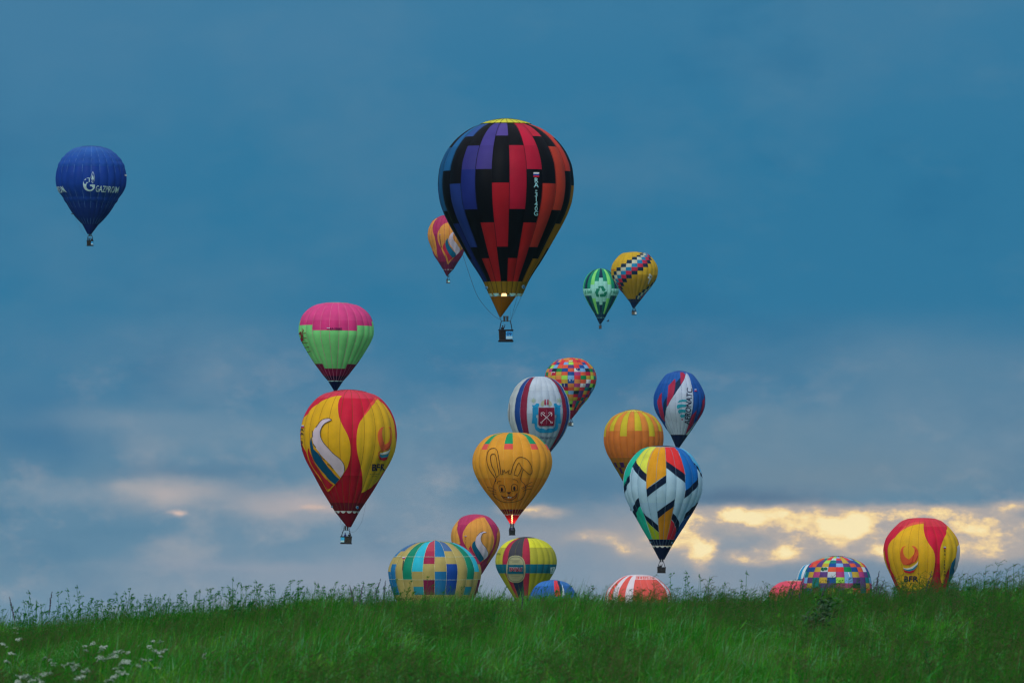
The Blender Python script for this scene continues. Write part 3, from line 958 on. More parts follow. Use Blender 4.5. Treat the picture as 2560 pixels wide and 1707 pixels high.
# ---- 4. pink and green balloon ---------------------------------------------------
Pk = Balloon(*G_C, 744, [(108, 175), (118, 240), (140, 325), (180, 405), (250, 489), (310, 536), (370, 562), (450, 585), (530, 592), (600, 588), (680, 562), (750, 529), (850, 471),
                         (950, 410), (1060, 337), (1150, 268), (1250, 192), (1326, 122)], 18, 1590,
             'pink and light green balloon directly above the red and yellow one', off=5.6, tape=(214, 120, 168), tapew=.035, lean=.7, ylean=1475)
Pk.cx = 739
PK, GR, MG = (196, 50, 124), (118, 212, 130), (118, 8, 60)
rowsC = [108, 375, 450, 536, 990, 1060, 1135, 1250, 1326]


def colC(g, i):
    g = (g + 12) % 24 - 12; y = (rowsC[i] + rowsC[i + 1]) / 2
    g0 = -3
    band = (g - g0) // 5 if False else None
    inner = -3 <= g <= 1; mid = g in (-4, -5, -6, 2, 3, 4)
    if y > 1250: return (46, 10, 52)
    if i == 0: return (200, 62, 132) if (inner or mid) else PK
    t = 536 if inner else 450 if mid else 375
    b = 1135 if inner else 1060 if mid else 990
    if y < t: return PK
    if y < b: return GR
    return MG


Pk.panels(lambda g, i: colC(g, i) if i == 0 or colC(g, i) != colC(g, i - 1) else None, rowsC)
Pk.crown((160, 200, 170), 99, 108, 178)
Pk.flag(616, 495, 46, 26)
Pk.text('RA-2268G', 666, 529, 34, (50, 14, 66), w=184, bold=.02)
dr = (118, 36, 44)
Pk.strokes([[(175, 675), (230, 668), (288, 655)], [(165, 605), (190, 575), (200, 565)], [(205, 742), (255, 737), (312, 728)], [(240, 812), (290, 806), (335, 797)], [(280, 880), (325, 874), (368, 862)],
            [(172, 600), (195, 600), (240, 590), (282, 580)]], 8, dr, 'music_staff')
Pk.strokes([[(236, 520), (250, 548), (238, 560), (230, 600), (228, 650)], [(205, 560), (186, 600), (205, 620), (214, 700)]], 9, dr, 'music_note')
Pk.decal(arc(231, 628, 14, 30, 0, 340, 10), (150, 30, 50), 'music_note', 3)
Pk.decal(arc(215, 690, 17, 30, 0, 340, 10), (150, 30, 50), 'music_note', 3)
Pk.scallops(1328, 118, 12, 10, (175, 205, 225), 10)
Pk.scoop((8, 14, 60), 1340, 1478, 114, 738, 26)
Pk.gondola(738, 1500, 24, 1540, 1590, 42, (.12, .09, .06), None, mouth=(1478, 26), cables=False, flame=(1462, 1440, 747, 5))

# ---- 5. red and yellow balloon ---------------------------------------------------
RD, YE = (186, 24, 56), (208, 158, 28)


D = Balloon(*G_D, 507, [(70, 152), (82, 205), (100, 250), (130, 296), (200, 361), (250, 394), (330, 429), (400, 445), (470, 452), (550, 447), (640, 427), (720, 395), (800, 350), (900, 293),
                        (1000, 236), (1100, 172), (1183, 118)], 18.5, 1490,
            'airborne red and yellow balloon at left with white feather and firebird logo', off=5.5, lean=1.15, tape=(120, 70, 30), tapew=.03, ylean=1490)
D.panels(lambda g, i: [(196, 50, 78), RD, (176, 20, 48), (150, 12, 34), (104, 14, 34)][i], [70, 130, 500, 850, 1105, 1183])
D.crown((205, 56, 80), 53, 72, 158, (120, 20, 40))
D.decal([(470, 112), (442, 160), (437, 240), (450, 320), (485, 395), (525, 470), (548, 540), (554, 600), (550, 680), (525, 770), (490, 830), (455, 880), (400, 945), (345, 1005), (310, 940), (260, 862),
         (200, 772), (150, 690), (118, 620), (92, 540), (84, 450), (88, 370), (140, 292), (215, 212), (300, 155), (400, 118)], YE, label='yellow curved panel with feather')
D.decal([(160, 600), (158, 650), (185, 740), (250, 845), (342, 985), (395, 940), (320, 885), (260, 800), (200, 705), (172, 645)], (170, 26, 44), 'feather', 2)
D.decal([(193, 495), (178, 540), (172, 600), (200, 690), (270, 790), (330, 865), (408, 934), (452, 880), (400, 830), (350, 780), (300, 700), (250, 640), (215, 600), (200, 545)], (8, 72, 112), 'feather', 3)
D.decal([(383, 338), (350, 325), (300, 340), (255, 380), (220, 430), (205, 490), (215, 560), (260, 640), (320, 700), (390, 780), (460, 868), (495, 800), (490, 745), (460, 700), (400, 650), (330, 580),
         (290, 520), (275, 470), (285, 420), (320, 370), (365, 345)], (192, 176, 204), 'feather', 4)
D.strokes([[(383, 338), (350, 324), (300, 338), (255, 378), (232, 412)], [(383, 340), (320, 372), (287, 420), (278, 470), (292, 520), (330, 578), (400, 648), (460, 698), (492, 745), (497, 800)],
           [(212, 560), (235, 592)], [(258, 640), (290, 690), (318, 700)], [(340, 740), (392, 782)], [(205, 440), (208, 500)]], 5, (14, 18, 60), 'feather_outline', 5)
D.strokes([[(160, 600), (158, 650), (185, 740), (250, 845), (345, 1000)], [(215, 600), (300, 700), (400, 830), (455, 882)], [(172, 600), (200, 695), (275, 800), (400, 940)]], 6, (205, 140, 40), 'feather_edging', 5)
D.decal([(800, 132), (860, 185), (905, 250), (940, 322), (958, 380), (968, 430), (972, 500), (962, 590), (935, 675), (902, 740), (840, 840), (770, 930), (700, 985), (652, 1010), (660, 950), (660, 870),
         (650, 770), (625, 680), (612, 600), (610, 500), (618, 420), (640, 350), (700, 270), (745, 210)], (205, 162, 36), label='yellow curved panel with firebird logo')
D.decal([(778, 118), (800, 130), (742, 212), (645, 347), (690, 262), (735, 180)], (208, 70, 66), label='lighter red edge strip')
PHX = [(865, 388), (830, 400), (808, 440), (805, 500), (815, 560), (830, 600), (860, 612), (900, 590), (930, 540), (937, 480), (932, 430), (915, 395), (895, 392), (915, 420), (918, 470), (905, 520),
       (875, 555), (850, 510), (840, 460), (842, 420)]
D.decal(PHX, (214, 92, 56), 'firebird', 3)
D.strokes([[(870, 600), (900, 575), (932, 520)], [(880, 606), (915, 590), (925, 570)]], 4, (150, 30, 40), 'firebird', 5)
D.decal([(928, 570), (915, 612), (880, 640), (830, 648), (815, 635), (850, 632), (895, 610)], (200, 205, 222), 'firebird_bowl', 4)
D.decal([(818, 645), (850, 652), (885, 642), (918, 612), (910, 640), (885, 668), (840, 678), (815, 665)], (40, 120, 160), 'firebird_bowl', 4)
D.decal([(806, 655), (840, 678), (885, 668), (906, 648), (885, 690), (850, 704), (815, 690)], (172, 28, 50), 'firebird_bowl', 4)
D.strokes([[(860, 612), (825, 612), (806, 632), (806, 662)]], 6, (172, 28, 50), 'firebird', 5)
D.text('BFR', 745, 800, 64, (14, 20, 66), w=120, shear=.2, bold=.018, rot=R(2))
D.text('BALLOON FEDERATION', 728, 836, 9, (60, 40, 40), w=96, rot=R(3)); D.text('OF RUSSIA', 745, 856, 9, (60, 40, 40), w=46, rot=R(3))
D.flag(91, 391, 20, 26)
D.text('RA-5333G', 98, 446, 24, (30, 20, 30), vert=True, vstep=38, bold=.02, lv=3)
D.porthole(610, 1145, 13); D.porthole(379, 1142, 9)
D.scallops(1184, 116, 22, 12, (222, 220, 226), 12)
D.scoop((112, 14, 34), 1190, 1332, 114, 532, 19)
D.gondola(505, 1362, 27, 1422, 1490, 53, (.16, .13, .09), (.03, .35, (60, 165, 230), (170, 200, 235), None), ((.06, .45), (.34, .72)), mouth=(1300, 46), burner_y=1350)
D.rope([(688, 1105), (672, 1190), (645, 1290), (600, 1360), (565, 1378), (540, 1368)], .02); D.rope([(452, 1230), (455, 1300), (470, 1400), (478, 1480)], .02)

# ---- 6. orange balloon with the rabbit ------------------------------------------
E = Balloon(*G_E, 630, [(118, 180), (130, 240), (150, 305), (200, 380), (260, 440), (330, 485), (400, 513), (490, 526), (560, 519), (640, 495), (720, 457), (800, 411), (900, 340), (1000, 258),
                        (1110, 165), (1180, 108)], 18, 1450,
            'orange balloon with a line drawing of a grinning rabbit', off=1.5, tape=(226, 172, 84), tapew=.035, lean=0)
OR = (206, 142, 48)
rowsE = [118, 255, 328, 700, 1110, 1180]


def colE(g, i):
    g = (g + 12) % 24 - 12
    if i == 4: return (112, 10, 34)
    if g in (6, 7, 8, 9) and i > 1: return (196, 44, 56)
    if g % 3 == 2:
        if i == 0: return (20, 138, 100)
        if i == 1: return (216, 78, 76)
    return OR if i < 3 else (196, 126, 38)


E.panels(lambda g, i: colE(g, i), rowsE)
E.crown((206, 160, 60), 108, 119, 178)
rb = (44, 20, 24)
E.strokes([[(412, 745), (412, 715), (402, 690), (350, 610), (318, 540), (302, 470), (304, 410), (322, 355), (352, 325), (385, 316), (418, 325), (440, 355), (452, 420), (468, 520), (478, 600), (484, 655), (508, 650), (514, 640)]],
          7, rb, 'rabbit_ear')
E.strokes([[(424, 692), (400, 620), (365, 540), (352, 470), (352, 420), (368, 393), (390, 387), (410, 402), (428, 450), (440, 540), (455, 610), (463, 660), (424, 692)]], 7, rb, 'rabbit_ear')
E.strokes([[(600, 650), (612, 645), (635, 560), (655, 505), (690, 450), (725, 432), (765, 434), (820, 462), (850, 500), (878, 550), (892, 590), (888, 635), (865, 656), (840, 648), (800, 610), (755, 565), (715, 498),
            (690, 540), (668, 600), (652, 655), (700, 672), (730, 620), (752, 570)], [(773, 590), (755, 640), (735, 712)]], 7, rb, 'rabbit_ear')
E.strokes([[(484, 655), (508, 652), (498, 590), (522, 630), (520, 585), (546, 635), (594, 592), (578, 640), (600, 650)], [(546, 635), (575, 612)]], 6, rb, 'rabbit_hair')
E.strokes([[(412, 715), (400, 770), (384, 830), (382, 890), (400, 935), (440, 975), (490, 1000), (540, 1014), (600, 1016), (680, 1003), (745, 975), (785, 935), (803, 880), (800, 820), (785, 775), (755, 745), (735, 712)]], 6, rb, 'rabbit_head')
for pts in ([(540, 876), (472, 878), (458, 840), (458, 812), (472, 792), (500, 788), (525, 800), (537, 835), (540, 876)], [(625, 868), (697, 858), (699, 820), (690, 790), (665, 775), (640, 782), (620, 805), (620, 840), (625, 868)]):
    E.strokes([pts], 6, rb, 'rabbit_eye')
E.decal(arc(497, 848, 14, 28, 0, 345, 12), rb, 'rabbit_pupil', 3); E.decal(arc(656, 832, 14, 28, 0, 345, 12), rb, 'rabbit_pupil', 3)
E.strokes([[(428, 775), (438, 752), (462, 741), (490, 744)], [(634, 718), (665, 718), (690, 732), (706, 762)]], 6, rb, 'rabbit_eyebrow')
E.decal([(552, 882), (616, 880), (600, 898), (588, 903), (574, 898)], rb, 'rabbit_nose', 3)
E.decal([(486, 922), (510, 936), (545, 946), (575, 938), (587, 926), (600, 936), (630, 944), (665, 930), (692, 893), (686, 930), (660, 962), (620, 985), (580, 984), (530, 965)], (178, 104, 34), 'rabbit_mouth', 2)
E.strokes([[(486, 922), (510, 936), (545, 946), (575, 938), (587, 926), (600, 936), (630, 944), (665, 930), (692, 893)], [(486, 922), (530, 965), (580, 984), (620, 985), (660, 962), (686, 930), (692, 893)], [(587, 903), (587, 926)]], 6, rb, 'rabbit_mouth', 4)
E.decal([(568, 942), (590, 940), (592, 958), (572, 956)], (225, 228, 235), 'rabbit_tooth', 4); E.decal([(598, 940), (620, 940), (620, 955), (600, 957)], (225, 228, 235), 'rabbit_tooth', 4)
for l_ in ([(302, 818), (355, 824), (428, 862)], [(316, 858), (370, 864), (424, 888)], [(342, 902), (385, 902), (424, 912)], [(886, 752), (860, 762), (810, 796), (750, 830)], [(888, 798), (820, 808), (762, 846)],
           [(880, 838), (825, 846), (766, 868)]):
    E.strokes([l_], 5, rb, 'rabbit_whisker')
E.strokes([[(585, 1120), (640, 1121)]], 8, (70, 90, 120), 'porthole')
GLOW = bpy.data.materials.new('lit_scoop'); GLOW.use_nodes = True
_t = GLOW.node_tree; _t.nodes.clear()
_a1 = _t.nodes.new('ShaderNodeBsdfDiffuse'); _a2 = _t.nodes.new('ShaderNodeBsdfTranslucent'); _a3 = _t.nodes.new('ShaderNodeMixShader'); _a4 = _t.nodes.new('ShaderNodeOutputMaterial')
_a1.inputs[0].default_value = (.62, .012, .03, 1); _a2.inputs[0].default_value = (.75, .02, .03, 1); _a3.inputs[0].default_value = .5
_t.links.new(_a1.outputs[0], _a3.inputs[1]); _t.links.new(_a2.outputs[0], _a3.inputs[2]); _t.links.new(_a3.outputs[0], _a4.inputs[0])
E.scallops(1179, 106, 5, 8, (225, 215, 220), 20)
E.scoop(None, 1183, 1306, 104, 628, 25, 75, 285, glow=GLOW)
E.gondola(628, 1330, 22, 1388, 1450, 42, (.07, .08, .08), None, mouth=(1183, 104), burner_y=1326, flame=(1302, 1175, 628, 8))
_lp = bpy.data.lights.new('burner_light', 'POINT'); _lp.energy = 140; _lp.color = (1, .55, .25); _lp.shadow_soft_size = .4
_lo = bpy.data.objects.new('burner_light', _lp); COL.objects.link(_lo); _lo.parent = E.root; _lo.location = (0, 0, (1450 - 1250) * E.k)

# ---- 7. white balloon with the city coat of arms --------------------------------
Fc = Balloon(*G_F, 587, [(380, 150), (390, 185), (415, 235), (450, 281), (520, 350), (600, 394), (700, 438), (780, 455), (860, 467), (930, 471), (1000, 463), (1100, 436), (1200, 395), (1300, 335), (1400, 262),
                         (1490, 190), (1600, 110)], 17.5, 1900,
             'white balloon with blue and red vertical bands and a city coat of arms', off=6.6, tape=(150, 160, 190), tapew=.03)
WH, BB, RR = (172, 182, 208), (26, 60, 132), (120, 26, 56)
rowsF = [380, 435, 490, 575, 740, 830, 920, 1105, 1600]


def colF(g, i):
    g = (g + 12) % 24 - 12
    base = {-4: BB, -3: RR, 3: RR, 4: BB}.get(g, WH)
    if g == -4 or g == -3 or g in (3, 4): return base
    if g < -4: return (166, 172, 186)
    return WH if i < 3 else (160, 172, 200) if i < 6 else (140, 156, 182)


Fc.panels(colF, rowsF, quilt=.05)
Fc.crown((176, 186, 212), 367, 382, 152)
CB = (24, 122, 178)
Fc.decal([(582, 836), (812, 836), (818, 1000), (812, 1085), (800, 1110), (595, 1110), (576, 1090), (577, 980)], (112, 16, 48), 'coat_of_arms', 3)
for sgn in (-1, 1):
    m = lambda pts: [(697 + sgn * (697 - x), y) for x, y in pts]
    Fc.decal(m([(575, 836), (575, 945), (545, 945), (545, 985), (562, 990), (560, 1120), (600, 1150), (620, 1180), (590, 1200), (540, 1170), (522, 1130), (520, 1075), (478, 1070), (490, 960), (488, 845), (500, 835)]), CB, 'ribbon', 2)
    Fc.decal(m([(480, 800), (520, 800), (550, 770), (585, 775), (590, 800), (570, 835), (500, 840)]), (20, 130, 186), 'ribbon', 3)
    Fc.decal(m([(612, 790), (625, 750), (655, 725), (668, 730), (660, 800), (655, 815), (630, 815)]), (150, 152, 140), 'crown_emblem', 3)
    Fc.decal(m([(668, 712), (685, 715), (692, 790), (680, 800), (664, 790)]), (140, 36, 76), 'crown_emblem', 4)
    Fc.strokes([m([(x, y) for x, y in [(505, 690), (505, 775)]]), m([(465, 730), (545, 730)]), m([(480, 705), (532, 758)]), m([(532, 705), (480, 758)])], 9, (150, 165, 158), 'star_emblem', 3)
    Fc.strokes([m([(622, 912), (768, 1050)])], 8, (214, 190, 214), 'anchor', 5)
    Fc.strokes([m([(616, 945), (620, 912), (650, 906), (674, 922)]), m([(616, 945), (628, 962)])], 7, (214, 190, 214), 'anchor', 5)
    Fc.strokes([m(arc(772, 1058, 13, 12, 0, 360, 10))], 6, (214, 190, 214), 'anchor', 5)
Fc.decal([(590, 1150), (640, 1145), (690, 1170), (740, 1145), (800, 1150), (830, 1165), (800, 1190), (770, 1210), (600, 1210), (570, 1185)], CB, 'ribbon', 2)
Fc.strokes([[(700, 870), (697, 1085)]], 5, (150, 90, 120), 'sceptre', 5)
Fc.text('Санкт-Петербург', 450, 1302, 36, (40, 52, 96), w=392, shear=.35, lv=3)
Fc.strokes([[(142, 762), (150, 800), (140, 920), (150, 1040)]], 9, (120, 120, 130), 'registration_marks', 2)
Fc.scoop((30, 50, 110), 1600, 1740, 108, 587, 22)
Fc.gondola(587, 1765, 24, 1830, 1900, 44, mouth=(1740, 22), cables=False)

# ---- 8. upper patchwork balloon --------------------------------------------------
Pw = Balloon(*G_F, 1066, [(85, 50), (95, 140), (130, 225), (180, 292), (250, 354), (320, 380), (400, 391), (480, 380), (540, 358), (600, 324), (700, 264), (790, 186), (850, 138), (930, 80)], 17.5, 1115,
             'multicoloured patchwork balloon of small square patches, behind the coat of arms balloon', off=-7.2, tape=(120, 60, 80), tapew=.02)
rowsP = [85, 115, 150, 190, 242, 295, 350, 410, 470, 527, 580, 635, 680, 730, 780, 830, 875, 930]
gridP = ["RYNORYRO", "NROYRCOR", "BRLVOOBR", "LOOPRBLO", "KGBOWLKG", "CYOBMOCY", "YNVLRGYV", "RRYBNOWR", "GVPNMWPV", "BYCOYRTK", "RLVLKPYR", "YBNNCPRP", "RGYYYCTR", "BYRVMTNB", "TRBKRTOP", "YBGVNKRC", "CCCCCCCC"]


def colP(g, i):
    g = (g + 12) % 24 - 12; k = g + 3
    if i == 16: return (134, 26, 62)
    if 0 <= k < 8: return PAL[gridP[i][k]]
    return PAL["ROYBGTMCLPNV"[(g * 7 + i * 5 + (g * i) % 3) % 12]]


Pw.panels(colP, rowsP)
Pw.crown((196, 70, 70), 84, 88, 70)
for pts in ([(770, 300), (832, 296), (822, 312), (800, 305), (768, 325)], [(768, 335), (785, 325), (778, 348)], [(1305, 415), (1375, 420), (1340, 440), (1312, 468)], [(1035, 435), (1050, 410), (1062, 432)], [(1085, 435), (1098, 408), (1115, 412)],
            [(1225, 475), (1250, 475), (1245, 515), (1228, 512)], [(1265, 475), (1295, 478), (1288, 515), (1262, 518)]):
    Pw.decal(pts, (205, 196, 216), 'patch_print', 2)
for pts in ([(1140, 250), (1160, 240), (1162, 262), (1178, 240), (1205, 248), (1200, 275), (1180, 282), (1150, 268)], [(925, 475), (1015, 475), (1000, 505), (940, 505)]):
    Pw.decal(pts, (30, 50, 120), 'patch_print', 2)
Pw.strokes([[(968, 470), (972, 522)], [(1035, 135), (1070, 145), (1100, 128)]], 8, (190, 190, 205), 'patch_print', 3)
Pw.scoop((140, 24, 62), 930, 1008, 78, 1066, 14)
Pw.gondola(1066, 1018, 16, 1062, 1115, 38, (.2, .18, .15), (.7, 1.0, (190, 200, 215), (190, 200, 215), None), mouth=(1008, 14), cables=False)

# ---- 9. white balloon with chevrons ----------------------------------------------
Gc = Balloon(*G_G, 555, [(76, 146), (86, 190), (100, 235), (150, 302), (220, 360), (300, 407), (380, 435), (480, 446), (560, 441), (620, 427), (700, 394), (800, 342), (900, 281), (1000, 223), (1110, 155), (1180, 112)],
             18.5, 1487, 'white balloon with bold black-edged blocks of teal, yellow, red and blue and a navy base', off=3.9, lean=.85, tape=(96, 128, 160), tapew=.03, ylean=1487)
GW = (160, 188, 226)
Gc.panels(lambda g, i: [GW, (158, 186, 224), (150, 180, 218), (10, 16, 52)][i], [76, 300, 700, 1110, 1182])
Gc.crown((58, 62, 82), 60, 77, 150)
TE, LM, OC, RE, BL, LB, NV = (26, 172, 156), (196, 198, 76), (208, 140, 24), (210, 44, 50), (18, 98, 182), (84, 168, 222), (10, 22, 52)
for c, pts in [
    (TE, [(425, 79), (340, 130), (262, 232), (222, 305), (195, 395), (150, 470), (130, 560), (126, 480), (134, 380), (163, 290), (208, 210), (280, 135), (345, 97), (390, 82)]),
    (LM, [(425, 79), (340, 132), (262, 233), (300, 300), (378, 383), (385, 300), (405, 220), (440, 145), (497, 79)]),
    (OC, [(497, 79), (590, 79), (600, 235), (600, 392), (500, 455), (376, 553), (372, 470), (378, 383), (388, 285), (412, 190), (450, 120)]),
    (RE, [(592, 79), (690, 79), (737, 120), (780, 220), (805, 310), (819, 384), (700, 300), (602, 237)]),
    (BL, [(692, 79), (750, 86), (830, 135), (890, 195), (930, 260), (955, 330), (968, 410), (900, 490), (822, 560), (820, 470), (820, 383), (800, 290), (772, 200), (737, 120)]),
    (LB, [(752, 86), (800, 100), (875, 150), (935, 220), (985, 305), (1009, 390), (1010, 415), (990, 340), (955, 290), (918, 247), (880, 190), (828, 132)]),
    (NV, [(262, 232), (300, 300), (378, 383), (373, 468), (290, 400), (245, 335), (221, 302)]),
    (NV, [(195, 392), (193, 470), (155, 535), (142, 620), (130, 575), (136, 490), (165, 430)]),
    (NV, [(378, 553), (600, 392), (600, 475), (480, 560), (385, 640)]),
    (NV, [(602, 235), (700, 300), (819, 383), (820, 475), (700, 385), (602, 308)]),
    (NV, [(820, 560), (900, 490), (968, 410), (971, 490), (900, 570), (806, 647)]),
    (NV, [(916, 246), (960, 300), (1000, 370), (1010, 422), (996, 385), (960, 325), (932, 292)]),
    (NV, [(290, 647), (262, 690), (240, 740), (235, 790), (250, 850), (278, 885), (273, 840), (280, 790), (312, 740)]),
    (NV, [(255, 858), (282, 890), (350, 1010), (330, 990), (285, 915)]),
    (TE, [(310, 740), (280, 790), (273, 850), (300, 920), (350, 1010), (402, 1105), (450, 1105), (400, 980), (370, 890), (340, 810)]),
    (NV, [(340, 808), (370, 840), (440, 890), (512, 952), (520, 1030), (440, 960), (375, 893)]),
    ((150, 164, 30), [(375, 895), (440, 962), (520, 1032), (525, 1108), (450, 1108), (415, 1010)]),
    (NV, [(500, 800), (600, 725), (700, 655), (693, 737), (600, 800), (510, 878)]),
    ((186, 120, 14), [(512, 878), (600, 800), (690, 738), (665, 870), (640, 1000), (612, 1108), (525, 1108), (518, 1000)]),
    (NV, [(678, 815), (720, 860), (745, 910), (750, 965), (735, 1010), (715, 1037), (712, 975), (690, 920), (662, 882)]),
    ((186, 36, 54), [(660, 888), (692, 928), (712, 980), (715, 1040), (690, 1108), (612, 1108), (640, 1000)]),
    ((16, 64, 140), [(750, 965), (800, 885), (870, 828), (940, 757), (900, 822), (850, 898), (780, 1003), (712, 1108), (690, 1108), (715, 1035), (735, 1010)]),
    (NV, [(965, 685), (900, 745), (825, 810), (795, 885), (870, 827), (938, 763), (955, 715)])]:
    Gc.decal(pts, c)
Gc.porthole(434, 1143, 9); Gc.porthole(671, 1146, 11)
Gc.scallops(1183, 111, 22, 11, (226, 224, 214), 2)
Gc.scoop((10, 16, 52), 1190, 1335, 108, 558, 30)
Gc.gondola(554, 1360, 21, 1424, 1487, 48, (.075, .06, .055), None, ((-.14, .38), (.12, .70)), mouth=(1335, 30), cables=True, burner_y=1352)

# ---- 10. orange balloon with yellow stripes --------------------------------------
Ho = Balloon(*G_H, 492, [(674, 135), (684, 175), (702, 215), (750, 290), (800, 330), (860, 368), (940, 389), (1020, 395), (1080, 391), (1150, 375), (1230, 345), (1300, 305), (1400, 250), (1480, 200), (1560, 155), (1680, 85)],
             17, 1960, 'orange balloon with short yellow stripes hanging from its crown', off=1, lean=0, tape=(150, 84, 40), tapew=.025)
OH, YH = (198, 120, 54), (182, 166, 40)
rowsH = [674, 922, 992, 1275, 1335, 1400, 1480, 1530, 1680]


def colH(g, i):
    g = (g + 12) % 24 - 12
    if g % 2 == 0 and i == 0: return YH
    if g % 4 == 2 and i == 1: return YH
    if i <= 2: return OH if i == 0 else (186, 104, 44)
    c = 3 if g % 2 else 5
    if g in (-3, -5) and i in (4,): return (56, 20, 76)
    if g in (-4,) and i in (5, 7): return (56, 20, 76)
    if i >= 4: return (120, 92, 24)
    return (150, 96, 30)


Ho.panels(lambda g, i: colH(g, i) if i == 0 or colH(g, i) != colH(g, i - 1) else None, rowsH)
Ho.crown((204, 186, 86), 647, 676, 138, (90, 60, 30))
Ho.strokes([[(488, 1218), (494, 1236), (499, 1222), (504, 1236), (512, 1216)]], 6, (50, 26, 20), 'lettering')
Ho.scoop((60, 30, 70), 1680, 1800, 84, 492, 22)
Ho.gondola(492, 1825, 24, 1890, 1960, 44, mouth=(1800, 22), cables=False)

# ---- 11. blue balloon with a white leaf shape -------------------------------------
Ha = Balloon(*G_H, 1091, [(158, 100), (166, 130), (180, 165), (200, 188), (250, 228), (300, 262), (350, 290), (400, 313), (450, 331), (500, 339), (560, 339), (620, 330), (680, 309), (720, 288), (800, 236), (880, 184), (975, 118)],
             16, 1290, 'blue balloon with a white leaf-shaped panel and a company name running up it', off=4, tape=(30, 60, 130), tapew=.02)
BA = (22, 74, 158)
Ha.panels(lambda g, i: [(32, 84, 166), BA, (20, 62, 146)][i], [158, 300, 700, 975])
Ha.crown((24, 70, 150), 138, 160, 102, None)
RA_, NA = (152, 34, 70), (14, 40, 78)
Ha.decal([(1172, 165), (1200, 190), (1230, 260), (1250, 340), (1265, 450), (1265, 550), (1255, 650), (1235, 740), (1205, 850), (1162, 972), (970, 972), (930, 905), (903, 820), (900, 720), (915, 630), (950, 560), (1000, 480), (1060, 390),
          (1110, 320), (1150, 250), (1165, 200)], (170, 182, 214), label='white leaf-shaped panel')
for c, pts in [(RA_, [(1100, 160), (1100, 332), (1150, 250), (1167, 200), (1142, 165)]), (RA_, [(1030, 245), (945, 332), (935, 430), (922, 560), (925, 612), (960, 540), (1000, 478), (1020, 400), (1034, 290)]),
               (NA, [(1035, 300), (1100, 230), (1100, 333), (1060, 390), (1000, 478), (1020, 400)]), (RA_, [(860, 425), (815, 490), (800, 550), (820, 650), (850, 740), (897, 802), (892, 740), (872, 650), (856, 540)]),
               (NA, [(920, 480), (877, 560), (870, 600), (885, 700), (898, 780), (900, 700), (920, 620)]), (RA_, [(775, 640), (800, 720), (840, 790), (900, 860), (940, 945), (905, 890), (850, 815), (800, 735), (775, 680)]),
               ((16, 30, 84), [(770, 680), (850, 800), (905, 860), (955, 960), (890, 880), (840, 800), (790, 730)]),
               (RA_, [(1310, 650), (1250, 720), (1215, 820), (1166, 968), (1190, 940), (1260, 840), (1290, 750)]), (RA_, [(1422, 450), (1395, 530), (1375, 620), (1350, 710), (1300, 820), (1365, 735), (1400, 660), (1418, 560)]),
               ((176, 196, 208), [(1345, 760), (1290, 830), (1200, 975), (1165, 975), (1230, 900), (1300, 810)])]:
    Ha.decal(pts, c, lv=2)
Ha.text('AERONATC', 1218, 846, 72, (12, 18, 58), w=478, rot=R(86), shear=.18, bold=.012)
for pts in ([(1058, 556), (1082, 527), (1118, 515), (1178, 518), (1178, 540), (1110, 542)], [(1048, 606), (1060, 580), (1100, 574), (1172, 580), (1170, 606), (1110, 612), (1060, 634)],
            [(1064, 668), (1078, 645), (1110, 640), (1168, 648), (1162, 680), (1110, 678), (1080, 698)], [(1090, 725), (1108, 708), (1158, 710), (1150, 738), (1110, 748)]):
    Ha.decal(pts, (38, 138, 168), 'logo', 3)
Ha.decal(arc(1122, 772, 9, 9, 0, 330, 8), (150, 20, 50), 'logo', 3)
Ha.flag(1280, 381, 28, 28)
Ha.scoop((12, 22, 62), 970, 1142, 120, 1068, 22)
Ha.gondola(1068, 1165, 24, 1222, 1290, 44, mouth=(1142, 22), cables=False)

# ---- 12. green and white balloon --------------------------------------------------
Ig = Balloon(*G_I, 423, [(418, 36), (424, 70), (436, 112), (470, 168), (520, 222), (580, 262), (650, 288), (700, 299), (770, 305), (830, 300), (900, 272), (960, 242), (1030, 205), (1110, 158), (1190, 108), (1252, 76)],
             15, 1445, 'small green striped balloon with a white recycling sign', off=7.5, tape=(60, 140, 120), tapew=.02)
GD, KD, LG, WG = (14, 126, 104), (18, 46, 76), (122, 218, 116), (140, 198, 200)
rowsI = [418, 575, 632, 690, 755, 875, 925, 983, 1035, 1190, 1252]


def colI(g, i):
    g = (g + 12) % 24 - 12
    y = (rowsI[i] + rowsI[i + 1]) / 2; k = abs(g + 1)      # 0 = centre gore
    if i == 9: return (14, 44, 82)
    top = {0: 575, 1: 632, 2: 690}.get(k, 755); bot = {0: 1035, 1: 983, 2: 925}.get(k, 875)
    if top < y < bot: return WG
    kk = k % 4 if k <= 4 else (4 - (k - 4)) % 4
    if k in (0, 4, 8, 12): return KD
    if k in (2, 6, 10): return LG if k != 6 else (90, 190, 120)
    return GD if y < 800 else (8, 84, 88)


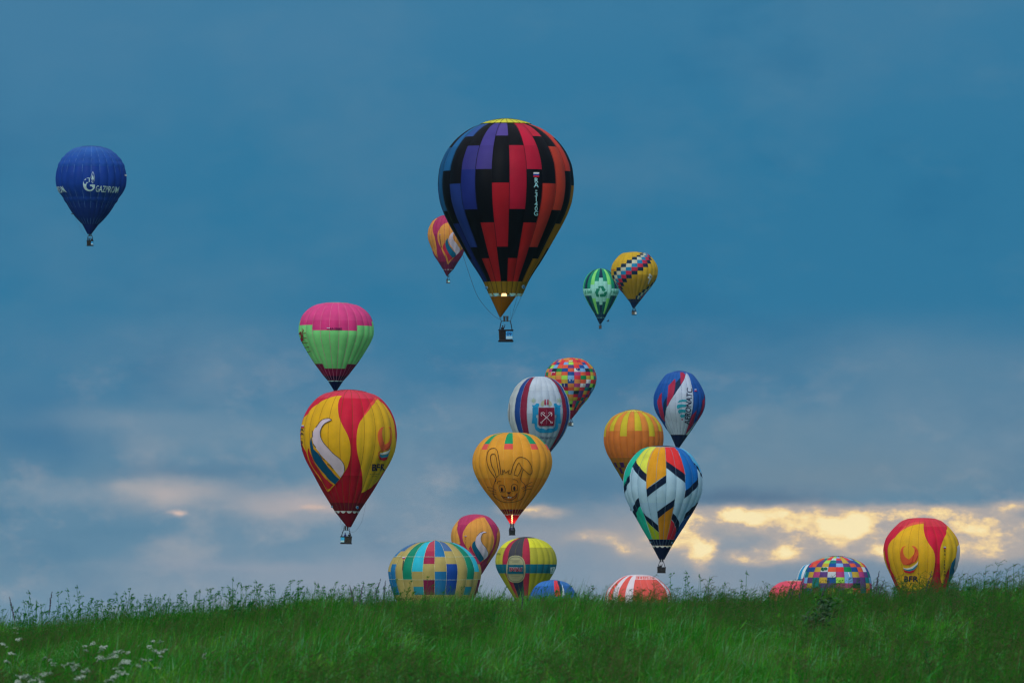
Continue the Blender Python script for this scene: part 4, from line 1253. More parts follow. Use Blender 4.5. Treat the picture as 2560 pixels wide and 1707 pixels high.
Ig.panels(lambda g, i: colI(g, i) if i == 0 or colI(g, i) != colI(g, i - 1) else None, rowsI)
Ig.crown((20, 100, 90), 414, 419, 38)
for pts in ([(372, 738), (386, 716), (462, 714), (492, 766), (503, 774), (484, 806), (430, 790), (443, 778), (415, 735), (398, 760)], [(338, 762), (395, 757), (402, 797), (388, 788), (368, 845), (388, 868), (384, 898), (350, 894), (320, 820), (340, 785)],
            [(400, 868), (412, 850), (478, 846), (470, 822), (525, 806), (522, 842), (492, 896), (412, 898)]):
    Ig.decal(pts, (18, 116, 96), 'recycling_arrow', 2)
Ig.text('РАЗДЕЛЯЙ', 586, 834, 44, (40, 130, 110), w=330, bold=.02, lv=2, name='lettering') if False else None
for t0, dd in ((588, 0),):
    for j, ch in enumerate('РАЗДЕЛЯЙ'):
        th = R(34.5 + j * 7.6)
        Ig.text(ch, 408, 834 + j * .3, 42, (44, 132, 112), lv=2, bold=.03, dth=th + R(3))
        if j >= 2: Ig.text(ch, 408, 834, 42, (44, 132, 112), lv=2, bold=.03, dth=-R(35.5 + (7 - j) * 7.6))
Ig.scallops(1254, 74, 5, 8, (120, 190, 215))
Ig.scoop((12, 42, 74), 1260, 1358, 74, 413, 16)
Ig.gondola(413, 1362, 14, 1392, 1445, 23, (.2, .16, .13), None, mouth=(1355, 16), cables=False)

# ---- 13. yellow balloon with a chequered diagonal band ------------------------------
Iy = Balloon(*G_I, 997, [(136, 70), (142, 140), (152, 190), (180, 246), (240, 305), (300, 352), (370, 387), (440, 401), (520, 395), (600, 372), (680, 324), (760, 266), (850, 190), (935, 124), (990, 80)],
             17, 1208, 'yellow balloon with a diagonal chequered band and a white cross', off=6.8, tape=(150, 120, 40), tapew=.015)
rowsY = [136, 160, 188, 218, 268, 330, 392, 455, 520, 585, 650, 715, 770, 825, 880, 935, 990]
YB = (186, 150, 36)


def colY(g, i):
    g = (g + 12) % 24 - 12
    if i == 15: return (16, 40, 84)
    yb = YB if i < 8 else (160, 126, 26)
    # upper band: start gore slides left one step per row
    st = (5 - i)   # gore index of the first dark square in row i
    seq = [(14, 42, 70), (176, 178, 170), (24, 116, 172), (172, 36, 70), (14, 36, 66)]
    for off in (0,):
        k = g - (2 - i)
        if 0 <= k < 5: return seq[k]
    st2 = {14: 0, 13: 1, 12: 2, 11: 3, 10: 4, 9: 5}.get(i)
    if st2 is not None:
        k = g - st2
        if 0 <= k < 5: return seq[k]
    return yb


Iy.panels(colY, rowsY)
Iy.crown((196, 162, 60), 133, 137, 74)
WS = (186, 190, 205)
for a in (0, 90, 180, 270):
    Iy.decal(arc(1262 + 26 * math.cos(R(a + 20)), 556 - 32 * math.sin(R(a + 20)), 15, 20, 0, 330, 9), WS, 'cross_emblem', 2)
Iy.decal([(1248, 560), (1272, 565), (1262, 620), (1250, 640), (1232, 684), (1214, 678), (1228, 630), (1236, 605)], WS, 'cross_emblem', 3)
Iy.decal(arc(1263, 557, 10, 12, 0, 330, 8), (90, 90, 90), 'cross_emblem', 5)
Iy.strokes([[(608, 446), (640, 436), (672, 440)]], 12, (190, 110, 40), 'lettering')
Iy.scoop((14, 34, 80), 990, 1088, 80, 982, 18)
Iy.gondola(990, 1100, 20, 1155, 1208, 42, (.28, .24, .2), (.62, 1.0, (190, 200, 235), (190, 200, 235), None), mouth=(1088, 18), cables=False)

# ---- 14. lower crimson and orange balloon ------------------------------------------
Kc = Balloon(*G_K, 1170, [(82, 90), (92, 130), (110, 168), (150, 214), (200, 255), (270, 291), (350, 303), (430, 292), (450, 287), (540, 252), (630, 193), (720, 135), (795, 88)], 17.5, 1040,
             'crimson and orange balloon rising behind the wide tan one', off=3, tape=(150, 80, 50), tapew=.02, group='hot air balloons low behind the grass')
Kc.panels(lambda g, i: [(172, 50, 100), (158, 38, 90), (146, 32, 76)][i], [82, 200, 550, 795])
Kc.decal([(1278, 112), (1330, 190), (1375, 280), (1400, 360), (1385, 470), (1340, 560), (1280, 630), (1220, 680), (1150, 600), (1060, 480), (1020, 400), (1015, 320), (1040, 250), (1100, 180), (1180, 135)], (204, 142, 66))
Kc.decal([(1278, 112), (1250, 95), (1180, 118), (1110, 165), (1060, 215), (1100, 180), (1180, 136)], (214, 84, 84))
Kc.decal([(1030, 96), (975, 135), (950, 200), (948, 260), (965, 350), (985, 430), (960, 440), (905, 425), (875, 400), (870, 340), (887, 250), (922, 180), (970, 130)], (206, 146, 68))
Kc.decal([(1440, 225), (1440, 300), (1420, 420), (1380, 530), (1330, 620), (1300, 695), (1395, 570), (1445, 460), (1468, 360), (1462, 270)], (196, 120, 56))
Kc.decal([(1110, 455), (1090, 490), (1130, 580), (1225, 690), (1260, 650), (1200, 620), (1150, 540)], (184, 36, 74), 'feather', 2)
Kc.decal([(1165, 395), (1135, 430), (1130, 480), (1160, 550), (1210, 640), (1225, 660), (1270, 620), (1255, 570), (1210, 500), (1175, 440)], (14, 88, 128), 'feather', 3)
Kc.decal([(1303, 295), (1270, 285), (1225, 300), (1190, 340), (1170, 400), (1175, 450), (1210, 510), (1260, 590), (1275, 625), (1310, 590), (1320, 540), (1300, 490), (1260, 440), (1235, 390), (1240, 340), (1265, 305)], (190, 180, 212), 'feather', 4)
Kc.strokes([[(1303, 297), (1265, 306), (1241, 340), (1236, 390), (1262, 440), (1302, 490), (1322, 540)], [(1190, 340), (1225, 300), (1268, 284)]], 4, (30, 26, 60), 'feather_outline', 5)
Kc.flag(1037, 336, 26, 16); Kc.text('RA-5335G', 1050, 368, 13, (60, 30, 40), vert=True, vstep=17)
Kc.crown((176, 50, 100), 73, 84, 92)
Kc.scoop((110, 20, 60), 795, 890, 86, 1170, 18)
Kc.gondola(1170, 905, 18, 985, 1040, 34, mouth=(890, 18), cables=False)

# ---- 15. tan patchwork balloon -----------------------------------------------------
Kt = Balloon(*G_K, 671, [(396, 40), (402, 130), (425, 250), (460, 335), (520, 430), (600, 508), (680, 553), (770, 576), (860, 567), (950, 546), (1040, 516), (1150, 466), (1300, 385), (1450, 290), (1600, 180), (1700, 110)], 24, 1960,
             'wide tan balloon with large blocks of green, turquoise, maroon and blue, low behind the grass', off=.4, tape=(200, 196, 170), tapew=.03, group='hot air balloons low behind the grass', bulge=.035)
TN, SL, RB, MR, CY, DG, BT = (164, 146, 92), (66, 96, 150), (20, 62, 150), (112, 22, 66), (40, 168, 204), (12, 120, 100), (30, 104, 166)
rowsT = [396, 525, 598, 682, 775, 872, 960, 1060, 1700]
colsT = {0: [BT, BT, TN, TN, BT, BT, BT, TN], 1: [SL, TN, TN, RB, RB, RB, RB, TN], 2: [TN] * 8, 3: [DG, DG, DG, DG, DG, TN, (24, 120, 150), TN], 4: [CY, CY, CY, CY, TN, TN, TN, TN],
         5: [(150, 40, 80), (150, 40, 80), (150, 40, 80), TN, TN, MR, MR, TN], -1: [(170, 60, 86), (158, 44, 78), (146, 36, 74), TN, TN, MR, MR, TN], -2: [CY, CY, CY, CY, TN, TN, (40, 130, 160), TN],
         -3: [DG, DG, DG, DG, DG, TN, TN, TN], -4: [TN] * 8, -5: [SL, TN, TN, BT, BT, BT, BT, TN], -6: [BT, BT, TN, TN, BT, BT, BT, TN]}


def colT(g, i):
    g = (g + 12) % 24 - 12
    return colsT[g][i] if g in colsT else colsT[((g + 6) % 6) if ((g + 6) % 6) in (0, 1, 2, 3, 4, 5) else 2][i]


Kt.panels(lambda g, i: colT(g, i) if i == 0 or i in (2, 5) or colT(g, i) != colT(g, i - 1) else None, rowsT)
Kt.crown((150, 110, 90), 392, 398, 44)
Kt.strokes([[(118, 592), (400, 596), (680, 598), (960, 598), (1225, 590)], [(100, 868), (400, 874), (680, 875), (960, 875), (1240, 868)]], 3, (190, 200, 190), 'seam_tape', 2)
Kt.flag(282, 602, 24, 22); Kt.strokes([[(288, 640), (280, 690), (272, 760)]], 10, (70, 60, 60), 'registration_marks', 2)
Kt.scoop((90, 80, 50), 1700, 1820, 108, 671, 24)
Kt.gondola(671, 1840, 24, 1905, 1960, 42, mouth=(1820, 24), cables=False)

# ---- 16. yellow advertising balloon --------------------------------------------------
Kp = Balloon(*G_K, 1790, [(366, 112), (372, 140), (385, 180), (420, 252), (470, 308), (540, 353), (600, 371), (650, 378), (710, 371), (790, 340), (850, 304), (950, 245), (1020, 200), (1100, 150), (1180, 100)], 17.5, 1370,
             'yellow balloon with red and charcoal bands, a teal belt and an oval beige badge', off=7.5, tape=(120, 120, 50), tapew=.02, group='hot air balloons low behind the grass')
YY, YO, KR, KK, TB = (216, 212, 52), (166, 160, 54), (158, 38, 68), (60, 58, 72), (14, 92, 124)
rowsK = [366, 480, 685, 795, 900, 1180]


def colK(g, i):
    g = (g + 12) % 24 - 12
    if i == 2: return TB
    if g in (-4, -1): return KR
    if g in (-3, -2): return KK if i < 3 else (30, 40, 70)
    if i == 0: return YY
    return YO if i < 3 else (150, 146, 34)


Kp.panels(colK, rowsK)
Kp.crown((62, 60, 76), 352, 368, 118, (100, 100, 110))
oval = [(1665 + 116 * math.copysign(abs(math.cos(a)) ** .75, math.cos(a)), 744 + 165 * math.copysign(abs(math.sin(a)) ** .8, math.sin(a))) for a in np.linspace(0, 2 * math.pi, 29)[:-1]]
Kp.decal(oval, (158, 154, 128), 'badge', 2)
Kp.strokes([[(1665 + (x - 1665) * .86, 744 + (y - 744) * .9) for x, y in oval + oval[:1]]], 5, (90, 96, 96), 'badge_line', 4)
Kp.decal([(1566, 690), (1758, 690), (1758, 796), (1566, 796)], TB, 'badge_band', 5)
Kp.text('ПРИВАЛ', 1586, 766, 44, (205, 205, 215), w=160, shear=.2, bold=.05, lv=7); Kp.text('ПРИВАЛ', 1586, 766, 44, (150, 24, 66), w=158, shear=.2, bold=.02, lv=9)
Kp.strokes([[(1600, 640), (1715, 640)], [(1620, 655), (1700, 655)], [(1610, 830), (1715, 826)], [(1630, 848), (1700, 846)]], 4, (110, 108, 96), 'badge_line', 4)
Kp.decal([(2088, 722), (2140, 716), (2122, 802), (2078, 800)], (188, 200, 214), 'sign', 3)
Kp.strokes([[(2118, 736), (2108, 730), (2100, 745), (2110, 765), (2100, 790), (2094, 775)]], 6, (30, 36, 50), 'sign_mark', 5)
Kp.text('BOSFOR', 1426, 572, 18, (90, 96, 60), w=56) if False else Kp.strokes([[(1426, 560), (1450, 556), (1482, 562)]], 12, (120, 120, 60), 'lettering')
Kp.scoop((30, 40, 60), 1180, 1270, 98, 1790, 22)
Kp.gondola(1790, 1285, 22, 1325, 1370, 40, mouth=(1270, 22), cables=False)

# ---- 17. low blue balloon --------------------------------------------------------------
Kb = Balloon(*G_K, 2122, [(882, 50), (892, 110), (915, 170), (950, 215), (1000, 255), (1060, 285), (1150, 318), (1250, 326), (1350, 305), (1500, 235), (1650, 155), (1780, 90)], 14, 2000,
             'bright blue balloon top with one red stripe, just above the grass', off=-4, tape=(30, 60, 130), tapew=.02, group='hot air balloons low behind the grass')
Kb.panels(lambda g, i: (50, 108, 188) if i == 0 else (40, 92, 178), [882, 950, 1780])
Kb.crown((60, 90, 160), 876, 884, 54)
Kb.decal([(2130, 886), (2160, 886), (2190, 960), (2210, 1080), (2142, 1080), (2133, 980)], (206, 52, 66), label='red stripe')
Kb.decal([(2162, 886), (2192, 890), (2222, 950), (2235, 1000), (2212, 1075), (2190, 960)], (16, 44, 84), label='navy stripe')
Kb.decal([(2225, 925), (2252, 1000), (2262, 1080), (2214, 1080), (2236, 1000)], (190, 205, 220), label='white crescent')
Kb.scoop((20, 40, 80), 1780, 1880, 88, 2122, 22)
Kb.gondola(2122, 1895, 22, 1950, 2000, 40, mouth=(1880, 22), cables=False)

# ---- 18. red and white striped balloon ---------------------------------------------------
Mr = Balloon(*G_M, 1075, [(425, 320), (440, 380), (460, 435), (520, 545), (600, 652), (700, 756), (800, 842), (900, 892), (1050, 930), (1200, 930), (1400, 880), (1600, 760), (1900, 520), (2200, 280), (2400, 180)], 16, 3000,
             'coral red and white striped balloon top rising from the grass', off=-10.2, tape=(200, 150, 170), tapew=.02, group='hot air balloons low behind the grass')
CR, CW = (220, 84, 82), (204, 196, 226)


def colM(g, i):
    g = (g + 12) % 24 - 12
    if i == 0: return CW
    if 0 <= g <= 4: return CR
    if g < 0: return CW if g % 2 else CR
    return CW if g in (5, 7, 9, 11) else CR


Mr.panels(colM, [425, 438, 1200, 2400])
Mr.crown((206, 200, 226), 402, 428, 330)
Mr.text('КЕНИКС', 1000, 536, 62, (230, 190, 206), w=560, bold=.0, lv=2)
Mr.strokes([[(990, 462), (1250, 458), (1480, 466)], [(985, 546), (1250, 548), (1590, 545)], [(990, 462), (985, 546)]], 10, (230, 190, 206), 'lettering_frame', 2)
Mr.strokes([[(1000 + i * 94, 470), (998 + i * 98, 540)] for i in range(1, 6)], 8, (230, 190, 206), 'lettering_frame', 2)
Mr.scoop((180, 60, 70), 2400, 2620, 175, 1075, 50)
Mr.gondola(1075, 2660, 50, 2850, 3000, 95, mouth=(2620, 50), cables=False)

# ---- 19-21. the three low balloons at right -----------------------------------------------
Lp = Balloon(*G_L, 345, [(792, 110), (798, 140), (812, 180), (840, 225), (870, 258), (930, 290), (1000, 300), (1100, 280), (1250, 200), (1400, 110)], 15, 1650,
             'coral pink balloon top barely showing beside the low patchwork dome', off=2, tape=(200, 80, 110), tapew=.02, group='hot air balloons low behind the grass', D=2150)
Lp.panels(lambda g, i: (208, 74, 102), [792, 1400])
Lp.crown((196, 212, 190), 785, 794, 112)
Lp.scoop((150, 40, 70), 1400, 1500, 108, 345, 20); Lp.gondola(345, 1520, 20, 1590, 1650, 36, mouth=(1500, 20), cables=False)
Lb = Balloon(*G_L, 528, [(612, 60), (620, 88), (650, 120), (700, 150), (780, 172), (850, 172), (950, 142), (1050, 90)], 14, 1290,
             'far blue and white striped balloon peeking out left of the patchwork dome', off=-52, gores=16, tape=(150, 190, 220), tapew=.02, group='hot air balloons low behind the grass')
Lb.panels(lambda g, i: (30, 136, 196) if g % 2 else (196, 208, 224), [612, 1050])
Lb.crown((60, 140, 200), 604, 614, 60)
Lb.decal([(362, 772), (440, 770), (440, 782), (362, 784)], (20, 60, 130), 'panel', 2)
Lb.scoop((30, 90, 150), 1050, 1130, 88, 528, 16); Lb.gondola(528, 1145, 16, 1230, 1290, 30, mouth=(1130, 16), cables=False)
Ld = Balloon(*G_L, 795, [(527, 90), (535, 130), (548, 175), (565, 215), (600, 285), (640, 322), (700, 352), (760, 371), (820, 381), (900, 386), (1000, 370), (1150, 310), (1300, 230), (1450, 140)], 18.5, 1750,
             'low patchwork balloon dome of bright square patches behind the grass at right', off=-4, tape=(120, 110, 120), tapew=.018, group='hot air balloons low behind the grass', D=1980)
rowsD = [527, 545, 567, 600, 640, 692, 752, 815, 870, 930, 1000, 1150, 1450]
gridD = ["LYRVLYRLP", "RTRWRYRLP", "RPVTPYPBV", "OPYBLPOPY", "BYWORGBOW", "YMPWMLYMP", "PTYBVLPPT", "YTPPMMKPY", "BMTYPVRBO", "PYLMBTYRP", "TYPBMLYTR", "PTYBVLPPT"]


def colD(g, i):
    g = (g + 12) % 24 - 12; k = g + 4
    return PAL[gridD[i][k]] if 0 <= k < 9 else PAL["TPYBMVRLGO"[(g * 3 + i * 7) % 10]]


Ld.panels(colD, rowsD)
Ld.crown((150, 150, 140), 523, 529, 94, (40, 40, 60))
Ld.decal(arc(632, 664, 22, 20, 60, 330, 10) + [(640, 664)], (20, 90, 70), 'patch_print', 2); Ld.decal(arc(662, 660, 20, 16, 0, 330, 10), (24, 96, 76), 'patch_print', 2)
Ld.decal([(900, 700), (912, 694), (925, 745), (915, 748)], (200, 205, 225), 'patch_print', 2)
Ld.scoop((60, 60, 90), 1450, 1560, 136, 795, 24); Ld.gondola(795, 1580, 24, 1680, 1750, 44, mouth=(1560, 24), cables=False)

# ---- 22. second firebird balloon, right ------------------------------------------------------
Lr = Balloon(*G_L, 1718, [(115, 150), (124, 185), (150, 232), (200, 287), (270, 350), (350, 397), (460, 418), (540, 411), (620, 388), (700, 353), (780, 316), (850, 288), (950, 235), (1050, 180), (1130, 125)], 18.5, 1420,
             'red and yellow balloon with a firebird logo, low at the right edge behind tall grass', off=7, tape=(140, 80, 30), tapew=.025, group='hot air balloons low behind the grass')
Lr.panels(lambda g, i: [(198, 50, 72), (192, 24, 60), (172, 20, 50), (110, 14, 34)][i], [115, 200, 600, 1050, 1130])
Lr.crown((198, 50, 72), 105, 117, 154)
YL = (206, 160, 32)
Lr.decal([(1730, 168), (1725, 230), (1740, 310), (1780, 390), (1825, 460), (1845, 540), (1840, 640), (1820, 740), (1790, 830), (1760, 900), (1500, 900), (1460, 830), (1410, 740), (1365, 640), (1342, 530), (1340, 440), (1370, 370), (1440, 290),
          (1530, 220), (1620, 185)], YL, label='yellow curved panel with firebird logo')
Lr.decal([(1740, 150), (1725, 166), (1620, 183), (1530, 218), (1460, 268), (1530, 195), (1620, 155)], (212, 82, 70))
Lr.decal([(1314, 400), (1304, 470), (1312, 560), (1340, 660), (1380, 740), (1400, 785), (1372, 700), (1338, 600), (1316, 500)], (196, 148, 40))
Lr.decal([(1995, 190), (2040, 240), (2090, 320), (2118, 400), (2130, 470), (2122, 560), (2100, 650), (2080, 690), (2040, 770), (1930, 850), (1912, 760), (1900, 660), (1897, 560), (1900, 450), (1925, 370), (1965, 290)], (204, 166, 30))
Lr.decal([(1993, 192), (1980, 185), (1985, 240), (1960, 310), (1930, 362), (1965, 292)], (214, 84, 70))
Lr.decal([(2015, 630), (1975, 700), (1945, 800), (1940, 860), (1995, 810), (2005, 700)], (176, 26, 50), 'feather', 2)
Lr.decal([(2070, 530), (2035, 590), (2010, 680), (1992, 810), (2045, 770), (2062, 690), (2066, 600)], (20, 92, 130), 'feather', 3)
Lr.decal([(2112, 385), (2095, 430), (2075, 510), (2065, 600), (2062, 705), (2080, 680), (2104, 620), (2118, 520), (2120, 430)], (196, 190, 220), 'feather', 4)
Lr.decal([(1535, 408), (1500, 420), (1475, 460), (1468, 510), (1480, 570), (1505, 610), (1560, 615), (1610, 590), (1650, 560), (1665, 500), (1655, 450), (1625, 415), (1590, 408), (1620, 440), (1620, 490), (1590, 530), (1560, 557), (1520, 520),
          (1503, 470), (1508, 430)], (220, 88, 52), 'firebird', 3)
Lr.strokes([[(1540, 612), (1600, 580), (1612, 520), (1640, 450)], [(1560, 612), (1630, 580), (1660, 510)]], 4, (170, 40, 40), 'firebird', 5)
Lr.decal([(1662, 570), (1640, 600), (1600, 630), (1540, 650), (1505, 640), (1520, 656), (1560, 662), (1610, 650), (1652, 612)], (214, 210, 214), 'firebird_bowl', 4)
Lr.decal([(1503, 645), (1530, 670), (1570, 680), (1620, 665), (1655, 620), (1650, 612), (1605, 652), (1550, 664)], (44, 128, 166), 'firebird_bowl', 5)
Lr.decal([(1503, 655), (1525, 690), (1570, 703), (1615, 690), (1648, 640), (1620, 668), (1570, 683), (1530, 673)], (182, 24, 54), 'firebird_bowl', 6)
Lr.text('BFR', 1517, 796, 62, (14, 20, 70), w=150, bold=.02)
Lr.flag(1935, 418, 34, 26)
Lr.text('RA-5334G', 1952, 476, 24, (34, 24, 24), vert=True, vstep=37, bold=.02)
Lr.scoop((110, 14, 34), 1130, 1270, 122, 1718, 20)
Lr.gondola(1718, 1290, 24, 1350, 1420, 46, mouth=(1270, 20), cables=False)


# ================================================================== people in the baskets
def person_mesh(pose):
    """one continuous body, metres, feet at z = 0, facing -Y"""
    V = {'pel': (0, 0, .95), 'waist': (0, 0, 1.1), 'chest': (0, -.01, 1.35), 'neck': (0, -.01, 1.5), 'head': (0, -.03, 1.62), 'crown': (0, -.02, 1.74),
         'hl': (-.1, 0, .9), 'kl': (-.12, -.02, .5), 'al': (-.13, .02, .08), 'tl': (-.13, -.14, .04),
         'hr': (.1, 0, .9), 'kr': (.12, -.02, .5), 'ar': (.13, .02, .08), 'tr': (.13, -.14, .04),
         'sl': (-.19, 0, 1.42), 'sr': (.19, 0, 1.42)}
    if pose == 'reach':
        V.update(el=(-.28, -.1, 1.18), wl=(-.2, -.32, 1.08), dl=(-.18, -.4, 1.1), er=(.3, -.05, 1.66), wr=(.33, -.08, 1.93), dr=(.34, -.08, 2.03))
    elif pose == 'both':
        V.update(el=(-.3, -.08, 1.66), wl=(-.14, -.06, 1.9), dl=(-.1, -.06, 2.0), er=(.32, -.05, 1.64), wr=(.18, -.06, 1.9), dr=(.14, -.06, 2.0))
    else:
        V.update(el=(-.29, 0, 1.16), wl=(-.22, -.24, 1.08), dl=(-.16, -.32, 1.1), er=(.29, 0, 1.16), wr=(.22, -.24, 1.08), dr=(.16, -.32, 1.1))
    E_ = [('pel', 'waist'), ('waist', 'chest'), ('chest', 'neck'), ('neck', 'head'), ('head', 'crown'), ('pel', 'hl'), ('hl', 'kl'), ('kl', 'al'), ('al', 'tl'), ('pel', 'hr'), ('hr', 'kr'), ('kr', 'ar'), ('ar', 'tr'),
          ('chest', 'sl'), ('sl', 'el'), ('el', 'wl'), ('wl', 'dl'), ('chest', 'sr'), ('sr', 'er'), ('er', 'wr'), ('wr', 'dr')]
    rad = dict(pel=.15, waist=.15, chest=.17, neck=.065, head=.10, crown=.075, hl=.1, kl=.065, al=.05, tl=.04, hr=.1, kr=.065, ar=.05, tr=.04, sl=.085, sr=.085, el=.055, er=.055, wl=.042, wr=.042, dl=.045, dr=.045)
    names = list(V); me = bpy.data.meshes.new('person')
    me.from_pydata([V[n] for n in names], [(names.index(a), names.index(b)) for a, b in E_], [])
    o = bpy.data.objects.new('person', me); COL.objects.link(o)
    sk = o.modifiers.new('s', 'SKIN'); sd = o.modifiers.new('d', 'SUBSURF'); sd.levels = 1
    for i, n in enumerate(names):
        sv = me.skin_vertices[0].data[i]; sv.radius = (rad[n], rad[n] * (.75 if n in ('chest', 'waist', 'pel') else 1)); sv.use_root = (n == 'pel')
    bpy.context.view_layer.update()
    m2 = bpy.data.meshes.new_from_object(o.evaluated_get(bpy.context.evaluated_depsgraph_get()))
    bpy.data.objects.remove(o)
    m2.polygons.foreach_set('use_smooth', [True] * len(m2.polygons))
    # skin on head and hands
    z = {'reach': 1.98, 'both': 1.95, 'stand': 9}[pose]
    mi = []
    for p in m2.polygons:
        c = p.center
        hand = (c.z > z) or (pose != 'both' and c.y < -.3 and c.z < 1.2 and c.z > .9)
        mi.append(1 if (c.z > 1.54 and abs(c.x) < .13 and c.z < 1.8) or hand else (2 if c.z < .95 else 0))
    m2.materials.clear()
    for _ in range(3): m2.materials.append(None)
    m2.polygons.foreach_set('material_index', mi)
    return m2


PM = {p: person_mesh(p) for p in ('reach', 'both', 'stand')}
SKIN = plain('skin', (.28, .16, .11), .6); TROU = plain('trousers', (.01, .012, .02), .8)
HAIRM = plain('dark_hair', (.012, .009, .008), .7)
hair_mb = MB(); hair_mb.lathe([(.02, 1.79), (.085, 1.765), (.115, 1.70), (.118, 1.63), (.10, 1.60)], (0, .0), 10)
HAIR = mesh_from('hair', [(x, y * 1.05 + .005, z) for x, y, z in hair_mb.v], hair_mb.f)


def person(b, fx, fy, pose, cloth, label, rz=0.0, sc=1.0):
    X, zt, zb, W_, Dp = b.bask
    loc = b.root.matrix_world @ Vector((0, 0, 0))
    bpy.context.view_layer.update()
    p = b.root.matrix_world @ Vector((X + fx * W_, fy * Dp, zb + .22))
    o = bpy.data.objects.new('person', PM[pose]); COL.objects.link(o)
    o.location = p; o.rotation_euler = (0, 0, rz); o.scale = (sc, sc, sc)
    mats = [plain('cloth_%d_%d_%d' % tuple(int(c * 500) for c in cloth), cloth, .85), SKIN, TROU]
    for i, m in enumerate(mats):
        o.material_slots[i].link = 'OBJECT'; o.material_slots[i].material = m
    tag(o, label, 'person', 'people in the balloon baskets')
    h = bpy.data.objects.new('hair', HAIR); COL.objects.link(h); h.parent = o
    if not HAIR.materials: HAIR.materials.append(HAIRM)


bpy.context.view_layer.update()
DKC = (.010, .010, .018)
person(A, -.22, .05, 'reach', DKC, 'person in dark clothes reaching up to the burner of the largest black balloon', .2)
person(B, -.12, .1, 'both', (.01, .02, .04), 'person with both arms raised in the basket of the dark blue balloon')
person(B, .26, -.05, 'stand', DKC, 'person standing at the right of the dark blue balloon basket', .4)
person(D, -.08, 0, 'stand', (.03, .05, .22), 'person in a blue jacket in the basket of the airborne red and yellow balloon', .8)
person(D, .28, 0, 'stand', DKC, 'person in black in the basket of the airborne red and yellow balloon', -.3)
person(E, -.26, .1, 'stand', (.02, .02, .09), 'person in navy at the left of the rabbit balloon basket', .3)
person(E, 0, -.1, 'reach', (.02, .02, .06), 'person working the burner of the rabbit balloon')
person(E, .27, .1, 'stand', DKC, 'person in black at the right of the rabbit balloon basket', -.4)
person(Gc, -.05, 0, 'reach', DKC, 'person reaching up in the basket of the white block-patterned balloon', .1)
person(Gc, -.24, .1, 'stand', DKC, 'second person, lower, at the left of the white block-patterned balloon basket', .5, .9)
person(Cc, -.15, 0, 'stand', DKC, 'person in the far basket left of the big black balloon')
person(Ig, .2, 0, 'stand', DKC, 'person in the small basket of the green recycling balloon')
person(Iy, -.2, 0, 'stand', DKC, 'person at the left of the basket of the yellow chequered balloon', .2)
person(Iy, .18, .1, 'reach', DKC, 'person with a raised arm in the basket of the yellow chequered balloon', -.2)
person(Pw, 0, 0, 'stand', (.03, .04, .09), 'person in the basket of the upper patchwork balloon')

# a bird gliding past the green balloon
bp = place(1520.5, 802, 1500)
bd = MB(); bd.tube([(-.25, 0, 0), (-.12, 0, .01), (.05, 0, .02), (.2, 0, .03), (.27, 0, .02)], lambda t: .02 + .07 * math.sin(t * math.pi), 8)
bird = tag(bd.build('bird', DARK, None, True, bp), 'small dark bird gliding below the green recycling balloon', 'bird'); bird.rotation_euler = (0, R(-70), R(30))
for s_ in (-1, 1):
    w = [(.08, 0, .02), (.02, s_ * .22, .10), (-.05, s_ * .48, .04), (-.12, s_ * .44, .03), (-.08, s_ * .2, .08), (-.1, 0, .02)]
    v = w + [(x, y, z - .012) for x, y, z in w]
    link_mesh('wing', mesh_from('wing', v, [(0, 1, 4, 5), (1, 2, 3, 4), (11, 10, 7, 6), (10, 9, 8, 7)] + [(i, (i + 1) % 6, 6 + (i + 1) % 6, 6 + i) for i in range(6)], False), DARK, bird)


# ================================================================== the meadow
def grass_mat(name, cols, scale=.7, transl=.5):
    m = bpy.data.materials.new(name); m.use_nodes = True
    t = m.node_tree; t.nodes.clear(); nn = t.nodes.new; ll = t.links.new
    g = nn('ShaderNodeNewGeometry')
    no = nn('ShaderNodeTexNoise'); no.inputs['Scale'].default_value = scale; no.inputs['Detail'].default_value = 4
    mp = nn('ShaderNodeVectorMath'); mp.operation = 'MULTIPLY'; mp.inputs[1].default_value = (1, .07, 1); ll(g.outputs['Position'], mp.inputs[0]); ll(mp.outputs[0], no.inputs['Vector'])
    oi = nn('ShaderNodeObjectInfo')
    ad = nn('ShaderNodeMath'); ad.operation = 'MULTIPLY_ADD'; ll(oi.outputs['Random'], ad.inputs[0]); ad.inputs[1].default_value = .30; ll(no.outputs[0], ad.inputs[2])
    su = nn('ShaderNodeMath'); su.operation = 'SUBTRACT'; ll(ad.outputs[0], su.inputs[0]); su.inputs[1].default_value = .15
    mr = nn('ShaderNodeMapRange'); ll(su.outputs[0], mr.inputs[0]); mr.inputs[1].default_value = .30; mr.inputs[2].default_value = .70
    rp = nn('ShaderNodeValToRGB'); cr = rp.color_ramp
    while len(cr.elements) < len(cols): cr.elements.new(.5)
    for i, (e, c) in enumerate(zip(cr.elements, cols)): e.position = i / (len(cols) - 1); e.color = (*c, 1)
    ll(mr.outputs[0], rp.inputs[0])
    pb = nn('ShaderNodeBsdfPrincipled'); tr = nn('ShaderNodeBsdfTranslucent'); mx = nn('ShaderNodeMixShader'); o = nn('ShaderNodeOutputMaterial')
    ll(rp.outputs[0], pb.inputs['Base Color']); ll(rp.outputs[0], tr.inputs[0]); pb.inputs['Roughness'].default_value = .5; pb.inputs['Specular IOR Level'].default_value = .05
    mx.inputs[0].default_value = transl; ll(pb.outputs[0], mx.inputs[1]); ll(tr.outputs[0], mx.inputs[2]); ll(mx.outputs[0], o.inputs[0])
    return m


